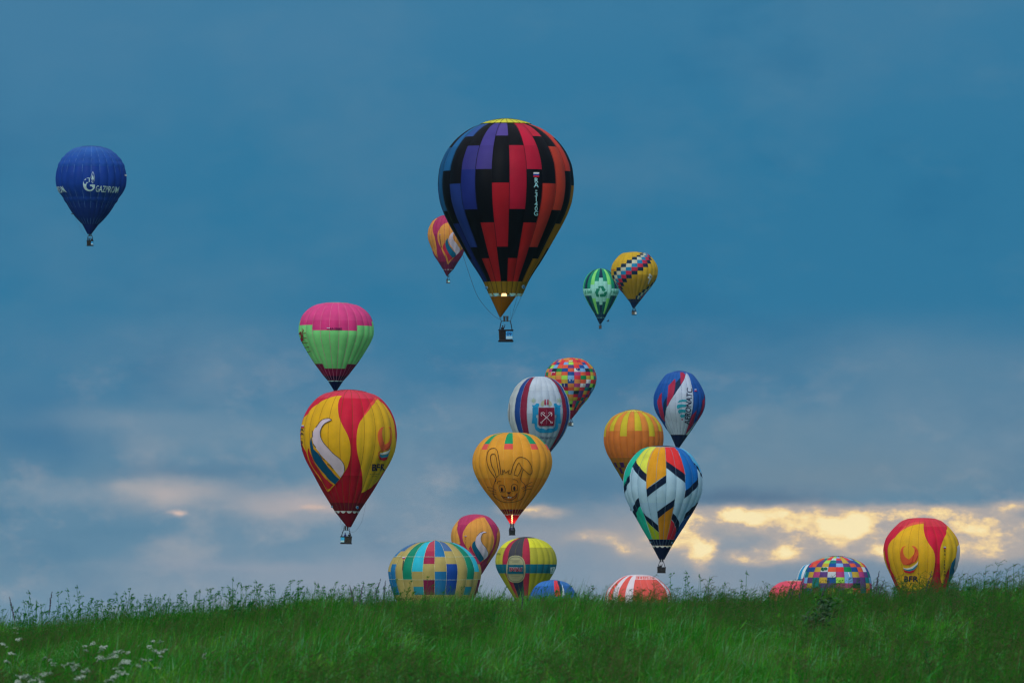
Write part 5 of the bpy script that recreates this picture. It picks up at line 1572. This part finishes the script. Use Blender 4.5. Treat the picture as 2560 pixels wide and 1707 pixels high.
GRASS = grass_mat('grass_blades', [(.010, .23, .008), (.004, .13, .001), (.035, .31, .002), (.010, .24, .012), (.07, .38, .05), (.08, .38, .003)])
GRASS_L = grass_mat('grass_leaves', [(.05, .34, .02), (.02, .20, .01), (.12, .44, .04), (.06, .38, .07), (.20, .46, .20), (.16, .46, .02)], 1.3, .5)
GRASS_D = grass_mat('grass_stalks', [(.09, .16, .03), (.04, .18, .02), (.15, .13, .06), (.08, .24, .04)], 1.1, .4)
SEEDM = grass_mat('seed_heads', [(.10, .18, .05), (.19, .15, .08), (.07, .24, .03), (.21, .17, .11)], .7)
WEEDM = grass_mat('weed_green', [(.012, .20, .03), (.04, .27, .01), (.01, .17, .035)], .9)
PURP = plain('purple_spike', (.05, .045, .075), .8, 0, .3)
DKLEAF = plain('dark_leaf', (.010, .065, .012), .6, 0, .3)
PETAL = plain('white_petal', (.42, .52, .44), .7, 0, .15)

rng = np.random.default_rng(11)


def blades(n, rad, h0, h1, w, lean=.28, wind=.10, segs=3):
    V = []; F = []
    for _ in range(n):
        a = rng.uniform(0, 2 * math.pi); q = rad * math.sqrt(rng.uniform()); bx, by = q * math.cos(a), q * math.sin(a)
        h = rng.uniform(h0, h1); la = rng.uniform(0, 2 * math.pi); l = abs(rng.normal(0, lean)) * h
        dx, dy = math.cos(la) * l + wind * h, math.sin(la) * l
        fa = rng.uniform(0, math.pi); ux, uy = math.cos(fa), math.sin(fa); ww = w * rng.uniform(.7, 1.3)
        i0 = len(V)
        for s in range(segs):
            t = s / segs; cv = t * t; k = ww * (1 - .55 * t) / 2
            z = h * (t - .12 * cv)
            x, y = bx + dx * cv, by + dy * cv
            V.append((x - ux * k, y - uy * k, z)); V.append((x + ux * k, y + uy * k, z))
        droop = rng.uniform(.6, 1.0)
        V.append((bx + dx * 1.1, by + dy * 1.1, h * (1 - .12) * (.9 + .1 * droop) - l * .25))
        for s in range(segs - 1):
            a = i0 + 2 * s; F.append((a, a + 1, a + 3, a + 2))
        a = i0 + 2 * (segs - 1); F.append((a, a + 1, a + 2))
    return V, F


def instancer(name, pts, variants, scl, label=None, cat=None):
    """scatter of plant clumps on points (ground cover nobody could count)"""
    src = bpy.data.collections.new(name + '_source')
    for i, me in enumerate(variants):
        o = bpy.data.objects.new('%s_clump' % name, me); src.objects.link(o)
    me = bpy.data.meshes.new(name); me.from_pydata([tuple(p) for p in pts], [], [])
    a = me.attributes.new('rz', 'FLOAT', 'POINT'); a.data.foreach_set('value', rng.uniform(-.6, .6, len(pts)).astype('f'))
    b = me.attributes.new('scl', 'FLOAT', 'POINT'); b.data.foreach_set('value', np.asarray(scl, 'f'))
    o = bpy.data.objects.new(name, me); COL.objects.link(o)
    ng = bpy.data.node_groups.new(name + '_scatter', 'GeometryNodeTree')
    ng.interface.new_socket('Geometry', in_out='INPUT', socket_type='NodeSocketGeometry')
    ng.interface.new_socket('Geometry', in_out='OUTPUT', socket_type='NodeSocketGeometry')
    nn = ng.nodes.new; ll = ng.links.new
    gi = nn('NodeGroupInput'); go = nn('NodeGroupOutput'); ci = nn('GeometryNodeCollectionInfo'); ip = nn('GeometryNodeInstanceOnPoints')
    ci.inputs['Collection'].default_value = src; ci.inputs['Separate Children'].default_value = True; ci.inputs['Reset Children'].default_value = True
    na = nn('GeometryNodeInputNamedAttribute'); na.data_type = 'FLOAT'; na.inputs[0].default_value = 'rz'
    nb = nn('GeometryNodeInputNamedAttribute'); nb.data_type = 'FLOAT'; nb.inputs[0].default_value = 'scl'
    cx = nn('ShaderNodeCombineXYZ'); ll(na.outputs[0], cx.inputs[2])
    ll(gi.outputs[0], ip.inputs['Points']); ll(ci.outputs[0], ip.inputs['Instance']); ip.inputs['Pick Instance'].default_value = True
    ll(cx.outputs[0], ip.inputs['Rotation']); ll(nb.outputs[0], ip.inputs['Scale']); ll(ip.outputs[0], go.inputs[0])
    md = o.modifiers.new('scatter', 'NODES'); md.node_group = ng
    tag(o, label, cat, kind='stuff')
    return o


def scatter(dens, y0, y1, margin=1.6):
    n = int(dens * (0.066 * (y1 ** 2 - y0 ** 2) + 2 * margin * (y1 - y0)))
    y = rng.uniform(0, 1, n * 2) * (y1 - y0) + y0; x = rng.uniform(-1, 1, n * 2)
    half = .066 * y + margin
    keep = rng.uniform(0, 1, n * 2) < half / (.066 * y1 + margin)
    y = y[keep]; x = (x * half)[keep]
    return x, y


def fbm2(x, y, s, seed=0.0): return np.array([mnoise.fractal(Vector((a * s, b * s, seed)), 1.0, 2.0, 3) for a, b in zip(x, y)])


gv = []
for i in range(10):
    V, F = blades(34, .17, .26, .62, .0085, .36, .03); nf = len(F)
    V2, F2 = blades(14 if i % 2 else 6, .15, .34, .66, .016, .75, .06, 4)      # broad arching leaves
    V3, F3 = blades(4, .15, .45, .80, .0065, .3, .14)                          # pale dry stalks
    n1_, n2_ = len(V), len(V) + len(V2)
    F = F + [tuple(q + n1_ for q in f) for f in F2] + [tuple(q + n2_ for q in f) for f in F3]
    me = mesh_from('grass_clump', V + V2 + V3, F, True)
    for m_ in (GRASS, GRASS_L, GRASS_D): me.materials.append(m_)
    me.polygons.foreach_set('material_index', [0] * nf + [1] * len(F2) + [2] * len(F3)); gv.append(me)
x, y = scatter(11, 52, 152)
x2 = rng.uniform(-32, 32, 5000); y2 = rng.uniform(8, 170, 5000)       # thinner meadow to either side
sel = np.abs(x2) > .066 * y2 + 1.6
x = np.concatenate([x, x2[sel]]); y = np.concatenate([y, y2[sel]])
z = ground(x, y) - .02
hs = 1.0 + .34 * fbm2(x, y * .08, .8, 3.0) + rng.normal(0, .12, len(x)); hs = np.clip(hs, .5, 1.5)
instancer('grass', np.stack([x, y, z], 1), gv, hs)


# ---- seeding grass and skyline weeds: plants of stem and heads ----
def weed_parts(kind, h):
    """returns (stem MB, head MB) for a plant of height h"""
    st = MB(); hd = MB()
    lx, ly = rng.normal(0, .10) * h + .03, rng.normal(0, .04) * h
    curve = lambda t: Vector((lx * t * t, ly * t * t, h * t))
    st.tube([curve(t) for t in (0, .35, .7, 1)], .0048, 4, .0026)
    if kind == 'cress':
        nb = rng.integers(4, 9)
        for i in range(nb):
            t = rng.uniform(.5, .97); a = rng.uniform(0, 6.28); l = rng.uniform(.03, .10) * (1.2 - t * .6)
            p = curve(t); q = p + Vector((math.cos(a) * l, math.sin(a) * l, l * rng.uniform(.4, 1.1)))
            st.tube([p, p.lerp(q, .6) + Vector((0, 0, -.005)), q], .0026, 3)
            for _ in range(3):
                c = q + Vector(rng.normal(0, .008, 3)); hd.tube([c - Vector((0, 0, .008)), c, c + Vector((0, 0, .008))], lambda u: .001 + .0072 * math.sin(u * math.pi), 5)
        for _ in range(9):
            c = curve(1) + Vector((rng.normal(0, .014), rng.normal(0, .014), rng.normal(0, .012)))
            hd.tube([c - Vector((0, 0, .009)), c, c + Vector((0, 0, .009))], lambda u: .001 + .0072 * math.sin(u * math.pi), 5)
        for _ in range(3):
            t = rng.uniform(.15, .5); a = rng.uniform(0, 6.28); p = curve(t); l = rng.uniform(.06, .12)
            i0 = len(st.v); d = Vector((math.cos(a), math.sin(a), .6)); n = Vector((-math.sin(a), math.cos(a), 0)) * .012
            for u, wv in ((0, .3), (.4, 1), (.8, .6), (1, .02)):
                c = p + d * l * u; st.v += [tuple(c - n * wv), tuple(c + n * wv)]
            st.f += [(i0 + 2 * k, i0 + 2 * k + 1, i0 + 2 * k + 3, i0 + 2 * k + 2) for k in range(3)]
    elif kind == 'panicle':
        for i in range(rng.integers(9, 15)):
            t = rng.uniform(.62, 1); a = rng.uniform(-1.2, 1.2) + (0 if rng.uniform() < .7 else math.pi); l = rng.uniform(.05, .13) * (1.4 - t)
            p = curve(t); q = p + Vector((math.cos(a) * l * 1.5, math.sin(a) * l, l * .9)); r_ = q + Vector((l * .5, 0, -l * .2))
            st.tube([p, q, r_], .002, 3)
            for u in (.3, .6, 1.0, 1.25):
                c = p.lerp(q, min(u, 1)) if u <= 1 else r_
                d = Vector((rng.uniform(.3, 1), rng.normal(0, .3), rng.uniform(-.6, .8))).normalized()
                hd.tube([c, c + d * .010, c + d * .022], lambda w: .0012 + .0042 * math.sin(w * math.pi), 4)
    else:
        m = int(h * .28 / .014)
        for i in range(14):
            t = .70 + .30 * i / 13; c = curve(t) + Vector(rng.normal(0, .004, 3)); rr = .012 * math.sin(math.pi * (.12 + .86 * i / 13)) + .003
            hd.tube([c - Vector((0, 0, .013)), c, c + Vector((0, 0, .013))], lambda u: .002 + rr * math.sin(u * math.pi), 5)
    return st, hd


VAR = {}
for kind, hm in (('cress', WEEDM), ('panicle', SEEDM), ('spike', PURP)):
    VAR[kind] = []
    for i in range(5):
        st, hd = weed_parts(kind, 1.0)
        a = mesh_from('stem', st.v, st.f, False); a.materials.append(WEEDM if kind != 'spike' else SEEDM)
        b = mesh_from('seed_head', hd.v, hd.f, True); b.materials.append(hm)
        # one joined clump mesh as well, for the uncountable filling between
        V, F = list(st.v), list(st.f); n0 = len(V); V += hd.v; F += [tuple(q + n0 for q in f) for f in hd.f]
        c = mesh_from('clump', V, F, True); c.materials.append(WEEDM); c.materials.append(hm)
        c.polygons.foreach_set('material_index', [0] * len(st.f) + [1] * len(hd.f))
        VAR[kind].append((a, b, c))

# filling: shorter weeds all along the crest and brownish seeding patches in the slope
x = np.concatenate([rng.uniform(-9.5, 9.5, 1100), rng.uniform(-9.5, -1.5, 1100)]); y = rng.uniform(106, 132, 2200)
keep = fbm2(x, y, .6, 8.0) + rng.uniform(-.5, .5, len(x)) > -.15; x, y = x[keep], y[keep]
instancer('wild_cress', np.stack([x, y, ground(x, y)], 1), [v[2] for v in VAR['cress']], np.clip(.66 + .16 * fbm2(x, y, .9, 2.) + rng.normal(0, .08, len(x)) - .10 * np.clip((x + 3.2) / 1.5, 0, 1), .35, .95))
x, y = scatter(7, 56, 132, .5)
f = fbm2(x, y * .07, .75, 5.0); right = np.clip((x / np.maximum(y, 1) - .005) / .05, 0, 1)
keep = (f + .2 * right > .17) | ((np.abs(y - 118) < 14) & (x > 1.2) & (rng.uniform(0, 1, len(x)) < .55)); x, y = x[keep], y[keep]
instancer('seeding_grass', np.stack([x, y, ground(x, y)], 1), [v[2] for v in VAR['panicle']], np.clip(.64 + rng.normal(0, .07, len(x)) - .05 * (x < 4) , .45, .85))


def grass_y(px, py):
    """distance at which a view ray meets the grass tops"""
    best = None
    for Y in np.arange(56, 128, .5):
        p = place(px, py, Y)
        if float(ground(p.x, Y)) + GH >= p.z: return Y
    return 124.0


ORD = {}
_T = ['', 'first', 'second', 'third', 'fourth', 'fifth', 'sixth', 'seventh', 'eighth', 'ninth', 'tenth', 'eleventh', 'twelfth', 'thirteenth', 'fourteenth', 'fifteenth', 'sixteenth', 'seventeenth', 'eighteenth', 'nineteenth']


def ordinal(n):
    if n < 20: return _T[n]
    t = {2: 'twent', 3: 'thirt'}[n // 10]
    return t + 'ieth' if n % 10 == 0 else t + 'y-' + _T[n % 10]


def finish_labels():
    for grp, lst in ORD.items():
        for i, (px, o, head, tail) in enumerate(sorted(lst, key=lambda q: q[0])):
            o['label'] = '%s, %s from left %s' % (head, ordinal(i + 1), tail)


def weed(kind, px, ptop, Y, label, name, cat, group, var=None, reg=None):
    top = place(px, ptop, Y); g = float(ground(top.x, Y)); h = top.z - g
    a, b, _ = VAR[kind][rng.integers(0, 5) if var is None else var]
    r_ = tag(empty(name, (top.x, Y, g), (0, 0, rng.uniform(-.5, .5))), label, cat, group); r_.scale = (h, h, h)
    if reg: ORD.setdefault(group, []).append((px, r_, reg[0], reg[1].replace('on the skyline', 'on skyline')))
    o = bpy.data.objects.new('stem', a); COL.objects.link(o); o.parent = r_
    o = bpy.data.objects.new('seed_head', b); COL.objects.link(o); o.parent = r_


cress_px = [(15, 1518), (24, 1512), (68, 1508), (75, 1505), (92, 1482), (110, 1512), (148, 1480), (165, 1516), (187, 1476), (196, 1498), (207, 1468), (217, 1495), (228, 1507), (243, 1504), (270, 1502), (295, 1485), (312, 1471), (330, 1483),
            (353, 1487), (367, 1497), (392, 1499), (402, 1496), (416, 1494), (429, 1484), (449, 1486), (478, 1477), (498, 1480), (525, 1477), (545, 1485), (562, 1457), (580, 1448), (600, 1475), (634, 1473), (657, 1455), (672, 1472), (683, 1462), (700, 1466),
            (722, 1452), (744, 1452), (784, 1458), (793, 1462), (824, 1467), (855, 1468), (870, 1472), (905, 1474), (924, 1460), (945, 1462), (980, 1448), (1260, 1472), (1310, 1470), (1470, 1464), (1530, 1468), (1678, 1434), (1714, 1442), (1733, 1432), (1740, 1448),
            (1745, 1440), (1862, 1432), (1868, 1452), (1690, 1456), (1655, 1462), (1810, 1458)]
for i, (px, pt) in enumerate(cress_px):
    tall = {562: 'tall green weed standing just right of another on the left skyline', 580: 'tallest green weed on the left skyline', 207: 'tallest thin weed above the white flowers at left', 187: 'thin weed left of the tallest one above the white flowers',
            1678: 'branching weed right of the coral striped balloon top', 1733: 'tall thin branching weed with round pods, right of the striped balloon top', 1862: 'single tall dark weed between the striped balloon top and the pink one'}.get(px)
    side = 'at the left' if px < 420 else 'left of the tan balloon' if px < 960 else 'between the low balloons' if px < 1600 else 'right of the striped balloon top'
    weed('cress', px, pt, float(rng.uniform(118, 127)), tall or 'slender green weed with small pods on the skyline ' + side, 'weed_plant', 'weed', 'slender weeds along the skyline ' + side if not tall else 'slender weeds along the skyline', reg=None if tall else ('slender green pod weed', 'on the skyline ' + side))
pan_px = [(2290, 1440), (2308, 1432), (2330, 1446), (2360, 1448), (2380, 1440), (2395, 1445), (2412, 1432), (2425, 1444), (2440, 1436), (2455, 1412), (2463, 1430), (2474, 1406), (2488, 1426), (2500, 1420), (2512, 1436), (2524, 1422), (2535, 1408), (2548, 1412), (2556, 1420),
          (1640, 1440), (1765, 1440), (1778, 1450), (1755, 1446), (1610, 1470), (1585, 1474), (2240, 1452), (2190, 1448), (2205, 1456), (2155, 1462), (1975, 1462), (2092, 1452), (1500, 1472), (1485, 1466), (1790, 1462), (2345, 1458), (2268, 1450)]
for i, (px, pt) in enumerate(pan_px):
    tall = {2474: 'tallest feathery grass stalk at the right skyline', 1765: 'feathery grass stalk leaning right beside the striped balloon top'}.get(px)
    side = 'at the right edge' if px > 2340 else 'around the right firebird balloon' if px > 2120 else 'in front of the low balloons'
    weed('panicle', px, pt, float(rng.uniform(116, 125)), tall or 'feathery grass stalk on the skyline ' + side, 'grass_stalk', 'grass', 'feathery stalks on the skyline ' + side if not tall else 'feathery stalks on the skyline', reg=None if tall else ('feathery grass stalk', 'on the skyline ' + side))
for i, (px, pt) in enumerate([(118, 1480), (48, 1492), (890, 1460), (897, 1464), (1300, 1478), (1955, 1452), (1962, 1455), (2185, 1428), (2178, 1450), (2170, 1446), (924, 1448), (955, 1452), (2032, 1450), (1990, 1448), (2300, 1428)]):
    tall = {118: 'pinkish leaning spike of seeds on the far left skyline', 2185: 'dark seed spike just left of the right firebird balloon'}.get(px)
    weed('spike', px, pt, float(rng.uniform(112, 122)), tall or 'dark narrow seed spike on the skyline', 'seed_spike', 'grass', 'dark seed spikes on the skyline', reg=None if tall else ('dark narrow seed spike', 'on the skyline'))

# ---- white umbels at lower left ----
um_st = MB(); um_hd = MB()
um_st.tube([(0, 0, 0), (.01, 0, .3), (0, 0, .56), (0, 0, .62)], .004, 4)
UMB = []
for k in range(4):
    hd = MB(); st = MB(); R0 = .048
    st.tube([(0, 0, -.62), (.012, 0, -.3), (0, 0, -.05)], .004, 4)
    for j in range(22):
        a = j * 2.4; q = R0 * math.sqrt((j + .5) / 22) * rng.uniform(.85, 1.25); c = Vector((q * math.cos(a), q * math.sin(a), -.38 * q + rng.normal(0, .009)))
        st.tube([(0, 0, -.05), tuple(c)], .0014, 3)
        n = 5; i0 = len(hd.v); rr = rng.uniform(.009, .014)
        hd.v.append(tuple(c + Vector((0, 0, .006)))); tl = Vector((rng.normal(0, .3), rng.normal(0, .3), 1)).normalized(); u = tl.orthogonal().normalized(); w = tl.cross(u)
        for q_ in range(n): hd.v.append(tuple(c + (u * math.cos(1.2566 * q_) + w * math.sin(1.2566 * q_)) * rr))
        hd.v.append(tuple(c - Vector((0, 0, .004))))
        hd.f += [(i0, i0 + 1 + q_, i0 + 1 + (q_ + 1) % n) for q_ in range(n)] + [(i0 + n + 1, i0 + 1 + (q_ + 1) % n, i0 + 1 + q_) for q_ in range(n)]
    a = mesh_from('stem', st.v, st.f, False); a.materials.append(WEEDM); b = mesh_from('flower_head', hd.v, hd.f, False); b.materials.append(PETAL); UMB.append((a, b))
fl_px = [(185, 398, 1.3), (165, 450, .6), (195, 455, .6), (205, 525, 1), (235, 515, .7), (35, 575, 1), (75, 612, .6), (118, 680, .9), (172, 695, .6), (85, 775, .9), (60, 770, .6), (505, 735, .8), (560, 755, .7), (595, 790, .9), (610, 815, .8), (720, 825, .8), (768, 802, .9),
         (812, 796, 1), (870, 808, 1), (850, 826, .8), (828, 850, .9), (845, 862, .8), (958, 600, .9), (975, 650, .9), (1045, 570, 1.1), (1160, 612, 1), (1190, 604, 1), (1135, 650, 1), (1245, 712, 1), (1235, 735, .8), (1285, 690, 1), (1312, 665, .9), (1300, 712, 1.1),
         (1355, 652, .9), (1385, 668, .8), (1445, 672, .8), (1110, 730, .9), (1140, 718, .9), (1100, 765, .9), (1160, 748, 1), (1190, 745, .7), (1405, 768, 1), (1440, 788, 1.1), (1455, 770, .8), (1368, 795, .9), (1300, 852, .8), (1368, 845, 1), (1400, 905, 1.1), (1345, 888, .9),
         (1370, 892, .8), (1735, 546, .8), (1812, 550, 1), (1695, 605, 1), (1750, 648, .9), (1780, 665, 1), (1815, 672, .9), (1860, 648, 1), (1835, 655, .8), (1635, 755, 1), (1700, 756, .8), (1575, 820, .9), (1750, 845, .6), (1800, 850, .5), (1820, 715, .7), (2295, 697, 1), (2310, 735, .6),
         (220, 940, 1), (260, 945, 1), (310, 930, 1), (335, 950, 1), (285, 965, .9), (350, 985, 1), (425, 970, 1.1), (465, 1000, 1), (190, 1000, 1), (215, 1010, .8), (455, 920, .9), (500, 915, 1.1), (545, 908, 1), (575, 900, .8), (985, 862, .9), (1000, 880, .7), (942, 888, .9),
         (930, 940, 1), (880, 962, 1), (1215, 988, .9), (1280, 948, 1), (1270, 985, .8), (1312, 930, .8)]
for i, (zx, zy, s_) in enumerate(fl_px):
    px, py = zx * .2211, 1480 + zy * .2211
    Y = grass_y(px, py + 3) - .4; p = place(px, py, Y)
    cl = 'high at the left edge' if px < 60 and py < 1680 else 'in the bottom left corner' if px < 135 else 'in the second clump' if px < 235 else 'in the large middle clump' if px < 335 else 'in the rightmost clump'
    r_ = tag(empty('white_flower', p, (rng.normal(0, .25), rng.normal(0, .25), rng.uniform(0, 6))), 'white flat-topped wildflower, ' + cl, 'flower', 'white wildflowers, ' + cl); r_.scale = [s_ * .56] * 3; ORD.setdefault('f' + cl, []).append((px, r_, 'white flat-topped wildflower', cl))
    a, b = UMB[i % 4]
    o = bpy.data.objects.new('stem', a); COL.objects.link(o); o.parent = r_
    o = bpy.data.objects.new('flower_head', b); COL.objects.link(o); o.parent = r_

finish_labels()

# ---- dark leafy bush in the grass, right ----
def leafy(px, ptop, pw, Y, n, label, mat=DKLEAF):
    base = place(px, ptop, Y); g = float(ground(base.x, Y)); h = base.z - g; w = pw * Y / FPX / 2
    root = tag(empty('leafy_plant', (base.x, Y, g)), label, 'plant')
    st = MB(); V = []; F = []
    for k in range(9):
        a = k * .7; tip = Vector((math.cos(a) * w * .8 + .08, math.sin(a) * w * .5, h * rng.uniform(.75, 1)))
        mid = Vector((tip.x * .4, tip.y * .4, tip.z * .6)); st.tube([(0, 0, 0), mid, tip], .006, 4)
        for _ in range(n // 9):
            t = rng.uniform(.3, 1.02); c = (mid * (t / .6) if t < .6 else mid.lerp(tip, (t - .6) / .4)) + Vector(rng.normal(0, .035, 3))
            d = Vector((rng.normal(.5, .5), rng.normal(0, .5), rng.normal(.5, .5))).normalized(); s_ = Vector((rng.normal(), rng.normal(), rng.normal())).cross(d).normalized()
            l = rng.uniform(.05, .10); i0 = len(V)
            for u, q in ((0, .15), (.35, 1), (.7, .7), (1, .03)):
                cc = c + d * l * u - Vector((0, 0, .03 * u * u)); V.extend([tuple(cc - s_ * .013 * q), tuple(cc + s_ * .013 * q)])
            F.extend([(i0 + 2 * m, i0 + 2 * m + 1, i0 + 2 * m + 3, i0 + 2 * m + 2) for m in range(3)])
    st.build('stem', mat, root); o = link_mesh('foliage', mesh_from('foliage', V, F), mat, root)


leafy(2064, 1490, 74, 112, 560, 'dark leafy plant standing in the pale grass below the patchwork dome')
leafy(2030, 1508, 70, 100, 420, 'dark leafy plant just lower left of the other dark one')


# ---- evening haze in the air over the field ----
hz = MB(); hz.box((0, 3975, 98), (5200, 8250, 224))
hm = bpy.data.materials.new('haze'); hm.use_nodes = True
t_ = hm.node_tree; t_.nodes.clear(); pv = t_.nodes.new('ShaderNodeVolumePrincipled'); ov = t_.nodes.new('ShaderNodeOutputMaterial')
pv.inputs['Color'].default_value = (.42, .80, 1.0, 1); pv.inputs['Density'].default_value = HAZE; pv.inputs['Anisotropy'].default_value = .2
t_.links.new(pv.outputs[0], ov.inputs['Volume'])
tag(hz.build('haze', hm), 'thin blue evening haze over the field', None, None, 'stuff')
